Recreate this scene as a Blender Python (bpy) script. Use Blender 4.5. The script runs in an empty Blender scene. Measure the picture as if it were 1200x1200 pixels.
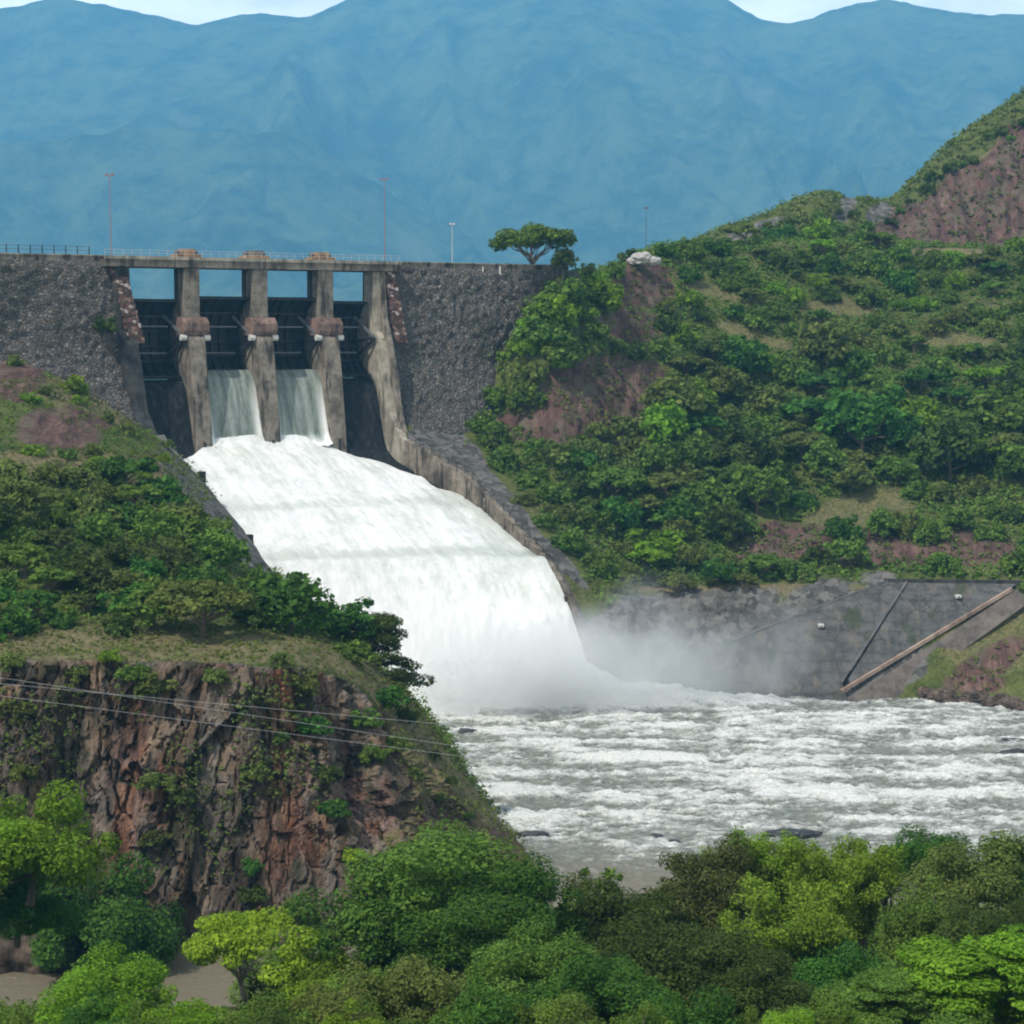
import bpy, math, random
import numpy as np
from mathutils import Vector, Matrix

R = random.Random(11)
rng = np.random.default_rng(7)
sc = bpy.context.scene
COL = sc.collection
RAD = math.radians

# ------------------------------------------------------------------ camera maths
CAMZ, FPX = 52.5, 2400.0
PITCH = math.atan(200 / FPX)
cp, sp = math.cos(PITCH), math.sin(PITCH)

def P(px, py, Y):
    """the world point seen at a photograph pixel (1200 px frame) at world depth Y"""
    a, b = (px - 600) / FPX, (600 - py) / FPX
    d = np.array([a, cp + b * sp, -sp + b * cp])
    d = d * (Y / d[1])
    return np.array([d[0], d[1], CAMZ + d[2]])

def pix(p):
    p = np.asarray(p, float)
    x, y, z = p[..., 0], p[..., 1], p[..., 2] - CAMZ
    f = y * cp - z * sp
    u = y * sp + z * cp
    return 600 + FPX * x / f, 600 - FPX * u / f

# ------------------------------------------------------------------ noise
_perm = np.random.default_rng(3).permutation(256)
_perm = np.concatenate([_perm, _perm, _perm])
_g = np.random.default_rng(5).normal(size=(256, 3))
_g /= np.linalg.norm(_g, axis=1)[:, None]

def noise(p):
    p = np.asarray(p, float)
    i = np.floor(p).astype(int)
    f = p - i
    w = f * f * f * (f * (f * 6 - 15) + 10)
    i &= 255
    r = 0
    for dx in (0, 1):
        for dy in (0, 1):
            for dz in (0, 1):
                h = _perm[_perm[_perm[(i[..., 0] + dx) & 255] + ((i[..., 1] + dy) & 255)] + ((i[..., 2] + dz) & 255)]
                g = _g[h]
                dot = g[..., 0] * (f[..., 0] - dx) + g[..., 1] * (f[..., 1] - dy) + g[..., 2] * (f[..., 2] - dz)
                wx = w[..., 0] if dx else 1 - w[..., 0]
                wy = w[..., 1] if dy else 1 - w[..., 1]
                wz = w[..., 2] if dz else 1 - w[..., 2]
                r = r + dot * wx * wy * wz
    return r * 1.6

def fbm(p, o=4, gain=.5, lac=2.03, ridged=False):
    p = np.asarray(p, float)
    a, s, t = 1.0, 0.0, 0.0
    for k in range(o):
        n = noise(p + k * 17.3)
        if ridged: n = 1 - 2 * np.abs(n)
        s = s + a * n; t += a
        a *= gain; p = p * lac
    return s / t

def cells(p, seed=0):
    """random value and border distance of the nearest cell"""
    p = np.asarray(p, float); i = np.floor(p).astype(int); f = p - i
    d1 = np.full(p.shape[:-1], 9.0); d2 = d1.copy(); val = np.zeros(p.shape[:-1])
    tab = np.random.default_rng(40 + seed).random((256, 4))
    for dx in (-1, 0, 1):
        for dy in (-1, 0, 1):
            for dz in (-1, 0, 1):
                h = _perm[_perm[_perm[(i[..., 0] + dx) & 255] + ((i[..., 1] + dy) & 255)] + ((i[..., 2] + dz) & 255)]
                o = tab[h]
                d = np.sqrt((dx + o[..., 0] - f[..., 0])**2 + (dy + o[..., 1] - f[..., 1])**2 + (dz + o[..., 2] - f[..., 2])**2)
                n1 = d < d1
                d2 = np.where(n1, d1, np.minimum(d2, d)); val = np.where(n1, o[..., 3], val); d1 = np.where(n1, d, d1)
    return val, d2 - d1

def sstep(a, b, x):
    t = np.clip((np.asarray(x, float) - a) / (b - a), 0, 1)
    return t * t * (3 - 2 * t)

# ------------------------------------------------------------------ mesh helpers
def mesh_np(name, V, F, smooth=True):
    """V (n,3), F (m,k) all faces with k corners"""
    V = np.asarray(V, np.float32); F = np.asarray(F, np.int32)
    me = bpy.data.meshes.new(name)
    me.vertices.add(len(V)); me.vertices.foreach_set('co', V.ravel())
    k = F.shape[1]
    me.loops.add(F.size); me.loops.foreach_set('vertex_index', F.ravel())
    me.polygons.add(len(F))
    me.polygons.foreach_set('loop_start', np.arange(0, F.size, k, dtype=np.int32))
    me.polygons.foreach_set('loop_total', np.full(len(F), k, np.int32))
    me.polygons.foreach_set('use_smooth', np.full(len(F), smooth))
    me.update(calc_edges=True)
    return me

def vcol(me, name, arr):
    a = me.attributes.new(name, 'FLOAT_COLOR', 'POINT')
    arr = np.asarray(arr, np.float32)
    if arr.shape[1] == 3: arr = np.concatenate([arr, np.ones((len(arr), 1), np.float32)], 1)
    a.data.foreach_set('color', arr.ravel())

def link(name, me, mat=None, parent=None):
    o = bpy.data.objects.new(name, me); COL.objects.link(o)
    if mat is not None and me is not None and not me.materials: me.materials.append(mat)
    if parent is not None: o.parent = parent
    return o

def tag(o, label=None, cat=None, group=None, kind=None):
    if label: o['label'] = label
    if cat: o['category'] = cat
    if group: o['group'] = group
    if kind: o['kind'] = kind
    return o

def empty(name, loc=(0, 0, 0), rz=0, label=None, cat=None, group=None):
    o = bpy.data.objects.new(name, None); COL.objects.link(o)
    o.location = loc; o.rotation_euler = (0, 0, rz); o.empty_display_size = .5
    return tag(o, label, cat, group)

class MB:
    """collects boxes, prisms and tubes for ONE part"""
    def __init__(s): s.v, s.f = [], []
    def add(s, vs, fs):
        n = len(s.v); s.v += [tuple(map(float, v)) for v in vs]; s.f += [tuple(i + n for i in f) for f in fs]
    def box(s, x0, x1, y0, y1, z0, z1):
        s.add([(x0, y0, z0), (x1, y0, z0), (x1, y1, z0), (x0, y1, z0), (x0, y0, z1), (x1, y0, z1), (x1, y1, z1), (x0, y1, z1)],
              [(0, 3, 2, 1), (4, 5, 6, 7), (0, 1, 5, 4), (1, 2, 6, 5), (2, 3, 7, 6), (3, 0, 4, 7)])
    def prism_u(s, prof, u0, u1):
        """profile of (v,z) pulled along u"""
        n = len(prof)
        vs = [(u0, v, z) for v, z in prof] + [(u1, v, z) for v, z in prof]
        fs = [tuple(range(n)), tuple(range(2 * n - 1, n - 1, -1))] + [(i, i + n, (i + 1) % n + n, (i + 1) % n) for i in range(n)]
        s.add(vs, fs)
    def tube(s, pts, rad, n=7, cap=True):
        pts = [Vector(p) for p in pts]
        rad = rad if isinstance(rad, (list, tuple)) else [rad] * len(pts)
        base = len(s.v)
        for k, p in enumerate(pts):
            t = (pts[min(k + 1, len(pts) - 1)] - pts[max(k - 1, 0)]).normalized()
            a = t.orthogonal().normalized() if abs(t.z) > .95 else t.cross(Vector((0, 0, 1))).normalized()
            b = t.cross(a)
            for j in range(n):
                th = 2 * math.pi * j / n
                s.v.append(tuple(p + (a * math.cos(th) + b * math.sin(th)) * rad[k]))
        for k in range(len(pts) - 1):
            for j in range(n):
                s.f.append((base + k * n + j, base + k * n + (j + 1) % n, base + (k + 1) * n + (j + 1) % n, base + (k + 1) * n + j))
        if cap:
            s.f.append(tuple(base + j for j in range(n))[::-1]); m = base + (len(pts) - 1) * n
            s.f.append(tuple(m + j for j in range(n)))
    def beam(s, a, b, w, h):
        a, b = Vector(a), Vector(b); t = (b - a).normalized()
        x = t.cross(Vector((0, 0, 1)));  x = x.normalized() if x.length > 1e-4 else Vector((1, 0, 0))
        y = x.cross(t).normalized()
        vs = [p + x * i * w / 2 + y * j * h / 2 for p in (a, b) for i, j in ((-1, -1), (1, -1), (1, 1), (-1, 1))]
        s.add(vs, [(3, 2, 1, 0), (4, 5, 6, 7), (0, 1, 5, 4), (1, 2, 6, 5), (2, 3, 7, 6), (3, 0, 4, 7)])
    def mesh(s, name, bevel=0):
        me = bpy.data.meshes.new(name); me.from_pydata(s.v, [], s.f); me.update()
        import bmesh
        bm = bmesh.new(); bm.from_mesh(me)
        bmesh.ops.recalc_face_normals(bm, faces=bm.faces)
        if bevel: bmesh.ops.bevel(bm, geom=[e for e in bm.edges if e.calc_face_angle(0) > .5], offset=bevel, segments=2, affect='EDGES', profile=.6)
        bm.to_mesh(me); bm.free()
        return me
    def build(s, name, mat, parent=None, bevel=0):
        return link(name, s.mesh(name, bevel), mat, parent)

def grid_faces(nr, nc):
    i = np.arange(nr - 1)[:, None] * nc + np.arange(nc - 1)[None, :]
    return np.stack([i, i + 1, i + 1 + nc, i + nc], -1).reshape(-1, 4)

def crom(C, ts, axis):
    """Catmull-Rom through control points along an axis; ts are positions 0..n-1"""
    C = np.moveaxis(np.asarray(C, float), axis, 0); n = len(C)
    ts = np.asarray(ts, float); i = np.clip(np.floor(ts).astype(int), 0, n - 2); t = (ts - i)
    p1, p2 = C[i], C[i + 1]
    p0 = np.where((i > 0).reshape(-1, *[1] * (C.ndim - 1)), C[np.maximum(i - 1, 0)], 2 * p1 - p2)
    p3 = np.where((i < n - 2).reshape(-1, *[1] * (C.ndim - 1)), C[np.minimum(i + 2, n - 1)], 2 * p2 - p1)
    t = t.reshape(-1, *[1] * (C.ndim - 1)); m1, m2 = (p2 - p0) * .38, (p3 - p1) * .38
    o = (2 * t**3 - 3 * t**2 + 1) * p1 + (t**3 - 2 * t**2 + t) * m1 + (-2 * t**3 + 3 * t**2) * p2 + (t**3 - t**2) * m2
    return np.moveaxis(o, 0, axis)

def spread(counts):
    """sample positions with counts[k] steps in span k"""
    o = []
    for k, c in enumerate(counts): o += list(k + np.arange(c) / c)
    return np.array(o + [len(counts)])

def normals(G):
    du = np.gradient(G, axis=1); dv = np.gradient(G, axis=0)
    n = np.cross(du, dv); n /= np.linalg.norm(n, axis=-1)[..., None] + 1e-9
    return n

# ------------------------------------------------------------------ material helpers
def mat_new(name):
    m = bpy.data.materials.new(name); m.use_nodes = True
    nt = m.node_tree; nt.nodes.clear()
    return m, nt

class N:
    def __init__(s, nt): s.nt = nt
    def __call__(s, t, **kw):
        n = s.nt.nodes.new(t)
        ins = kw.pop('i', {})
        for k, v in kw.items(): setattr(n, k, v)
        for k, v in ins.items(): s.set(n, k, v)
        return n
    def set(s, n, k, v):
        sock = n.inputs[k]
        if isinstance(v, bpy.types.NodeSocket): s.nt.links.new(v, sock)
        elif isinstance(v, bpy.types.Node): s.nt.links.new(v.outputs[0], sock)
        else:
            if sock.type == 'RGBA' and len(v) == 3: v = (*v, 1)
            sock.default_value = v
    def ramp(s, fac, stops, interp='LINEAR'):
        n = s('ShaderNodeValToRGB', i={0: fac}); r = n.color_ramp; r.interpolation = interp
        while len(r.elements) < len(stops): r.elements.new(.5)
        for e, (p, c) in zip(r.elements, stops):
            e.position = p; e.color = (*c, 1) if len(c) == 3 else c
        return n.outputs[0]
    def fac(s, v, a, b):
        return s('ShaderNodeMapRange', i={0: v, 1: a, 2: b}, interpolation_type='SMOOTHSTEP').outputs[0]
    def mix(s, f, a, b, mode='MIX'):
        n = s('ShaderNodeMix', data_type='RGBA', blend_type=mode)
        s.set(n, 0, f); s.set(n, 6, a); s.set(n, 7, b)
        return n.outputs[2]
    def math(s, op, a, b=0.0):
        n = s('ShaderNodeMath', operation=op); s.set(n, 0, a); s.set(n, 1, b); return n.outputs[0]
    def noise(s, vec, scale, detail=4, rough=.55, **kw):
        n = s('ShaderNodeTexNoise', i={'Vector': vec, 'Scale': scale, 'Detail': detail, 'Roughness': rough}, **kw)
        return n.outputs[0]
    def vor(s, vec, scale, feature='F1', out=0):
        return s('ShaderNodeTexVoronoi', feature=feature, i={'Vector': vec, 'Scale': scale}).outputs[out]
    def map(s, vec, scale, rot=(0, 0, 0)):
        return s('ShaderNodeMapping', i={0: vec, 2: rot, 3: scale}).outputs[0]
    def pos(s): return s('ShaderNodeNewGeometry').outputs['Position']
    def obj(s): return s('ShaderNodeTexCoord').outputs['Object']
    def attr(s, name, out=0): return s('ShaderNodeAttribute', attribute_name=name).outputs[out]
    def bump(s, h, dist=.1, strength=1.0):
        return s('ShaderNodeBump', i={'Height': h, 'Distance': dist, 'Strength': strength}).outputs[0]
    def principled(s, color, rough=.85, normal=None, spec=.3, **kw):
        n = s('ShaderNodeBsdfPrincipled', i={'Base Color': color, 'Roughness': rough, 'Specular IOR Level': spec, **kw})
        if normal is not None: s.set(n, 'Normal', normal)
        return n.outputs[0]
    def out(s, surf=None, vol=None):
        o = s('ShaderNodeOutputMaterial')
        if surf is not None: s.nt.links.new(surf, o.inputs[0])
        if vol is not None: s.nt.links.new(vol, o.inputs[1])

def simple(name, col, rough=.8, var=.25, scale=1.5, bump=.02, spec=.3, metal=0):
    m, nt = mat_new(name); n = N(nt); p = n.pos()
    f = n.noise(p, scale, 6)
    c = n.mix(f, tuple(x * (1 - var) for x in col), tuple(min(1, x * (1 + var)) for x in col))
    n.out(n.principled(c, rough, n.bump(f, bump), spec, Metallic=metal))
    return m

def leaf_mat(name, dark, light, trans=.3):
    m, nt = mat_new(name); n = N(nt)
    t = n.attr('tint', 2)
    rnd = n('ShaderNodeObjectInfo').outputs['Random']
    big = n.noise(n.obj(), 2.2, 2)
    f = n.math('ADD', n.math('MULTIPLY', t, .75), n.math('MULTIPLY', big, .3))
    c = n.ramp(f, [(.08, dark), (.9, light)])
    hsv = n('ShaderNodeHueSaturation', i={'Color': c, 'Value': n('ShaderNodeMapRange', i={0: rnd, 3: .85, 4: 1.15}).outputs[0],
                                          'Hue': n('ShaderNodeMapRange', i={0: rnd, 3: .487, 4: .512}).outputs[0]}).outputs[0]
    d = n.principled(hsv, .75, None, .07)
    tr = n('ShaderNodeBsdfTranslucent', i={0: hsv}).outputs[0]
    mx = n('ShaderNodeMixShader', i={0: trans, 1: d, 2: tr}).outputs[0]
    n.out(mx)
    return m

LEAF = {
    'dark green': leaf_mat('leaf_dark', (.032, .054, .013), (.110, .160, .036)),
    'deep green': leaf_mat('leaf_deep', (.026, .070, .012), (.100, .225, .036)),
    'mid green': leaf_mat('leaf_mid', (.052, .102, .015), (.180, .285, .050)),
    'bright green': leaf_mat('leaf_bright', (.078, .160, .012), (.24, .41, .036), .35),
    'lime green': leaf_mat('leaf_lime', (.135, .215, .014), (.35, .47, .040), .35),
    'olive green': leaf_mat('leaf_olive', (.066, .098, .022), (.200, .250, .060)),
    'brownish green': leaf_mat('leaf_brown', (.050, .062, .018), (.140, .155, .044)),
    'yellow green': leaf_mat('leaf_yellow', (.090, .160, .013), (.265, .40, .046), .35),
}
BARK = simple('bark', (.13, .105, .08), .9, .4, 3, .05)
BARK_PALE = simple('bark_pale', (.30, .27, .22), .9, .3, 3, .05)

# ------------------------------------------------------------------ trees and shrubs
def leaf_mesh(name, cen, rad, n, size, flat=.85, up=.45, rs=None, droop=0.0, shell=.5):
    rs = rs or np.random.default_rng(1)
    cen = np.asarray(cen, float); rad = np.asarray(rad, float)
    w = rad**2; idx = rs.choice(len(cen), n, p=w / w.sum())
    d = rs.normal(size=(n, 3)); d /= np.linalg.norm(d, axis=1)[:, None]
    r = rad[idx] * (shell + (1.06 - shell) * rs.random(n)**.6)
    pos = cen[idx] + d * r[:, None] * np.array([1, 1, flat])
    nr = d * .75 + np.array([0, 0, up]) + rs.normal(size=(n, 3)) * .42
    nr /= np.linalg.norm(nr, axis=1)[:, None]
    t = np.cross(nr, rs.normal(size=(n, 3))); t[:, 2] -= droop
    t -= nr * (t * nr).sum(1)[:, None]; t /= np.linalg.norm(t, axis=1)[:, None]
    b = np.cross(nr, t)
    L = (size * (.45 + 1.35 * rs.random(n)**2.2))[:, None]; W = L * .36
    bend = nr * L * .12
    V = np.stack([pos - t * L * .5, pos + b * W - bend * .3, pos + t * L * .5 - bend, pos - b * W - bend * .3], 1).reshape(-1, 3)
    F = np.arange(n * 4).reshape(-1, 4)
    me = mesh_np(name, V, F, False)
    ct = rs.random(len(cen))
    tint = np.clip(.50 * rs.random(n) + .60 * ct[idx] - .05, 0, 1)
    a = me.attributes.new('tint', 'FLOAT', 'POINT'); a.data.foreach_set('value', np.repeat(tint, 4).astype(np.float32))
    return me

def shell_clusters(rs, n, c, rx, rz, lo=-.35, rmin=.2, rmax=.36, inner=.3):
    """clump centres through an uneven dome"""
    out, rad = [], []
    ph = rs.random(3) * 6
    while len(out) < n:
        d = rs.normal(size=3); d /= np.linalg.norm(d)
        if d[2] < lo: continue
        az = math.atan2(d[1], d[0])
        k = (1 - rs.random()**2.2 * (1 - inner)) * (1 + .16 * math.sin(2 * az + ph[0]) + .10 * math.sin(3 * az + ph[1] + 3 * d[2]))
        k *= .70 + .22 * rs.random()
        out.append((c[0] + d[0] * rx * k, c[1] + d[1] * rx * k, c[2] + d[2] * rz * k)); rad.append(rmin + (rmax - rmin) * rs.random())
    return np.array(out), np.array(rad)

def trunk_mesh(name, rs, cen, top, r0, nb=6, base=0.0, lean=.06):
    mb = MB()
    bend = rs.normal(size=2) * lean
    pts = [(0, 0, base), (bend[0] * .4, bend[1] * .4, base + (top - base) * .4), (bend[0], bend[1], top)]
    mb.tube(pts, [r0 * 1.25, r0 * .9, r0 * .6], 7)
    sel = rs.permutation(len(cen))[:nb]
    for j in sel:
        c = cen[j]; s = rs.uniform(.55, .98)
        st = np.array([bend[0] * s, bend[1] * s, base + (top - base) * s])
        mid = st * .5 + c * .5 + np.array([0, 0, -.04]) + rs.normal(size=3) * .04
        mb.tube([st, mid, c * .92 + st * .08], [r0 * .5, r0 * .33, r0 * .12], 5, False)
    return mb.mesh(name)

PROTO = {}
def proto(key, seed, kind, n, size):
    rs = np.random.default_rng(seed)
    if kind == 'bush':
        c, r = shell_clusters(rs, 40, (0, 0, .30), 1.0, .85, -.3, .14, .33, .25)
        cm = leaf_mesh('crown', c, r, n, size, .85, .45, rs); tm = trunk_mesh('trunk', rs, c, .35, .05, 7, -.3)
    elif kind == 'round':
        c, r = shell_clusters(rs, 56, (0, 0, 1.02), 1.0, .86, -.75, .13, .34, .2)
        cm = leaf_mesh('crown', c, r, n, size, .8, .45, rs); tm = trunk_mesh('trunk', rs, c, .8, .06, 9, -.3)
    elif kind == 'umbrella':
        c, r = [], []
        for k in range(34):
            a = rs.random() * 6.283; q = math.sqrt(rs.random()) * .88
            c.append((math.cos(a) * q, math.sin(a) * q, 1.02 - .34 * q * q + rs.normal() * .07)); r.append(.14 + .12 * rs.random())
        c, r = np.array(c), np.array(r)
        cm = leaf_mesh('crown', c, r, n, size, .5, .7, rs); tm = trunk_mesh('trunk', rs, c, .62, .05, 12, -.3, .1)
    elif kind == 'dome':
        c, r = [], []
        for k in range(70):
            a = rs.random() * 6.283; q = math.sqrt(rs.random()) * .86
            c.append((math.cos(a) * q, math.sin(a) * q, .92 - .40 * q**2.4 + rs.normal() * .06)); r.append(.14 + .12 * rs.random())
        c, r = np.array(c), np.array(r)
        cm = leaf_mesh('crown', c, r, n, size, .62, .6, rs); tm = trunk_mesh('trunk', rs, c, .42, .045, 14, -.3, .08)
    elif kind == 'tiered':
        c, r = [], []
        for k in range(46):
            t = rs.integers(0, 5); zz = .45 + .24 * t; ext = 1.0 - .17 * t
            a = rs.random() * 6.283; q = (.35 + .65 * math.sqrt(rs.random())) * ext
            c.append((math.cos(a) * q, math.sin(a) * q, zz - .10 * q + rs.normal() * .03)); r.append(.17 + .14 * rs.random())
        c, r = np.array(c), np.array(r)
        cm = leaf_mesh('crown', c, r, n, size, .42, .75, rs); tm = trunk_mesh('trunk', rs, c, 1.1, .06, 12, -.3)
    elif kind == 'feather':
        c, r = [], []
        mb = MB()
        for k in range(26):
            a = rs.random() * 6.283; out = .25 + .75 * rs.random(); h = 1.5 + .7 * rs.random()
            pts = [np.array([math.cos(a) * (.05 + out * t**2.1), math.sin(a) * (.05 + out * t**2.1), -.2 + h * (t * 1.35 - .45 * t**2.6)]) for t in np.linspace(0, 1, 7)]
            mb.tube(pts, [.022, .02, .018, .016, .012, .008, .004], 5, False)
            for q in range(2, 7):
                for e in range(2):
                    c.append(pts[q] + rs.normal(size=3) * .06); r.append(.12 + .07 * rs.random())
        c, r = np.array(c), np.array(r)
        cm = leaf_mesh('crown', c, r, n, size, 1.1, .25, rs, 1.1, .1); tm = mb.mesh('trunk')
    elif kind == 'sapling':
        c, r = [], []
        mb = MB()
        for k in range(9):
            a = rs.random() * 6.283; out = .15 + .35 * rs.random(); h = 1.2 + 1.0 * rs.random()
            pts = [np.array([math.cos(a) * (.1 + out * t), math.sin(a) * (.1 + out * t), -.3 + h * t]) for t in np.linspace(0, 1, 5)]
            mb.tube(pts, [.03, .025, .02, .014, .006], 5, False)
            for q in (2, 3, 4, 4):
                c.append(pts[q] + rs.normal(size=3) * .09); r.append(.10 + .10 * rs.random())
        c, r = np.array(c), np.array(r)
        cm = leaf_mesh('crown', c, r, n, size, .9, .4, rs, .2, .1); tm = mb.mesh('trunk')
    cm.materials.append(None); tm.materials.append(BARK)
    PROTO.setdefault(key, []).append((cm, tm))

for s in range(3):
    proto('bush', 20 + s, 'bush', 2300, .15)
    proto('round', 30 + s, 'round', 2800, .15)
    proto('umbrella', 40 + s, 'umbrella', 4200, .12)
for s in range(3): proto('big_bush', 50 + s, 'bush', 29000, .042)
for s in range(3): proto('big_round', 60 + s, 'round', 38000, .039)
for s in range(2): proto('big_tiered', 70 + s, 'tiered', 27000, .042)
for s in range(1): proto('big_umbrella', 80 + s, 'umbrella', 16000, .039)
proto('crest_dome', 85, 'dome', 8000, .068)
for s in range(2): proto('feather', 90 + s, 'feather', 46000, .040)
for s in range(2): proto('sapling', 95 + s, 'sapling', 1500, .11)

def plant(name, cat, kind, leaf, loc, s, sz=1.0, label=None, group=None, var=None, rz=None, bark=None, tilt=0):
    cm, tm = PROTO[kind][var if var is not None else R.randrange(len(PROTO[kind]))]
    o = empty(name, tuple(map(float, loc)), rz if rz is not None else R.random() * 6.283, label, cat, group)
    o.scale = (s, s, s * sz)
    if tilt: o.rotation_euler = (tilt * R.uniform(-1, 1), tilt * R.uniform(-1, 1), o.rotation_euler[2])
    c = bpy.data.objects.new('crown', cm); COL.objects.link(c); c.parent = o
    c.material_slots[0].link = 'OBJECT'; c.material_slots[0].material = LEAF[leaf]
    t = bpy.data.objects.new('trunk', tm); COL.objects.link(t); t.parent = o
    if bark: t.material_slots[0].link = 'OBJECT'; t.material_slots[0].material = bark
    return o

# ------------------------------------------------------------------ the dam's own frame (u across, v downstream, z up)
TH = RAD(30); OX, OY = -41.0, 338.0
DAM_M = Matrix.Translation((OX, OY, 0)) @ Matrix(((math.cos(TH), math.sin(TH), 0, 0), (math.sin(TH), -math.cos(TH), 0, 0), (0, 0, 1, 0), (0, 0, 0, 1)))
def W(u, v, z):
    u, v, z = np.broadcast_arrays(np.asarray(u, float), np.asarray(v, float), np.asarray(z, float))
    return np.stack([OX + u * math.cos(TH) + v * math.sin(TH), OY + u * math.sin(TH) - v * math.cos(TH), z], -1)
PV = np.array([-14, -6, -4, -2, -.6, .3, 1.1, 1.9, 2.7, 3.6, 6, 11, 19, 29, 39, 45, 49.5, 51.5, 54, 57, 60, 63, 66, 70, 76])
PZ = np.array([45, 47.2, 47.6, 47.5, 46.3, 44.5, 42, 39.3, 37.0, 35.6, 34.2, 32.4, 29.4, 26.3, 22.9, 20.9, 19.1, 17.6, 14.9, 11.0, 6.4, 1.6, -2.0, -4.0, -5.0])
def prof_z(v):
    return np.interp(v, PV, PZ)
def u_right(v): return np.interp(v, [-14, 7, 24, 60, 75], [20.6, 21.0, 24.9, 25.1, 25.1])
def u_left(v): return np.interp(v, [-14, -3, 8, 75], [-22.8, -22.6, -20.7, -20.7])
def v_eff(u, v):
    """the lip of the chute is skewed: the near side falls away earlier"""
    return v * (1 + .30 * (25 - u) / 46 * sstep(10, 45, v))
def wall_top(v): return np.interp(v, [-13, -4.7, -4.6, -1.2, -.7, 1.2, 2.6, 4, 8, 16, 23.5, 33, 41.7, 48, 53, 57, 60.5, 63, 65], [59.4, 59.4, 64.3, 64.3, 54.2, 52.4, 47.5, 41.5, 36.4, 33.8, 31.0, 27.0, 22.9, 20.2, 16.6, 12.6, 8.4, 4.6, .5])

# ------------------------------------------------------------------ terrain
def blob(px, py, cx, cy, rx, ry, rot=0.0):
    """soft elliptical patch on the surveyed ground"""
    c, s = math.cos(rot), math.sin(rot)
    x, y = px - cx, py - cy
    return np.sqrt(((x * c + y * s) / rx)**2 + ((-x * s + y * c) / ry)**2)

def patch(name, rows, rspan, cspan, disp):
    C = np.array(rows, float)                       # (columns, rows, 3)
    G = crom(crom(C, spread(cspan), 0), spread(rspan), 1)
    G = np.swapaxes(G, 0, 1)                        # rows x columns
    n = normals(G)
    if n[..., 1].mean() > 0 and abs(n[..., 2].mean()) < .1: n = -n
    if n[..., 2].mean() < 0: n = -n
    rr = np.repeat(spread(rspan)[:, None], G.shape[1], 1); cc = np.repeat(spread(cspan)[None, :], G.shape[0], 0)
    G = disp(G, n, rr, cc)
    return G, rr, cc

def ground_mesh(name, G, mask, mat, kind='structure'):
    me = mesh_np(name, G.reshape(-1, 3), grid_faces(*G.shape[:2]), name != 'headland')
    vcol(me, 'mask', mask.reshape(-1, mask.shape[-1]))
    o = link(name, me, mat); return tag(o, kind=kind)

class Finder:
    """looks up the ground under a surveyed point"""
    def __init__(s, *Gs):
        s.V = np.concatenate([G.reshape(-1, 3) for G in Gs]); s.x, s.y = pix(s.V)
    def __call__(s, px, py, near=None):
        d = (s.x - px)**2 + (s.y - py)**2
        k = np.argsort(d)[:14]; k = k[d[k] < max(d[k[0]] * 4, 16)]
        return s.V[k[np.argmin(s.V[k, 1])]]

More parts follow.
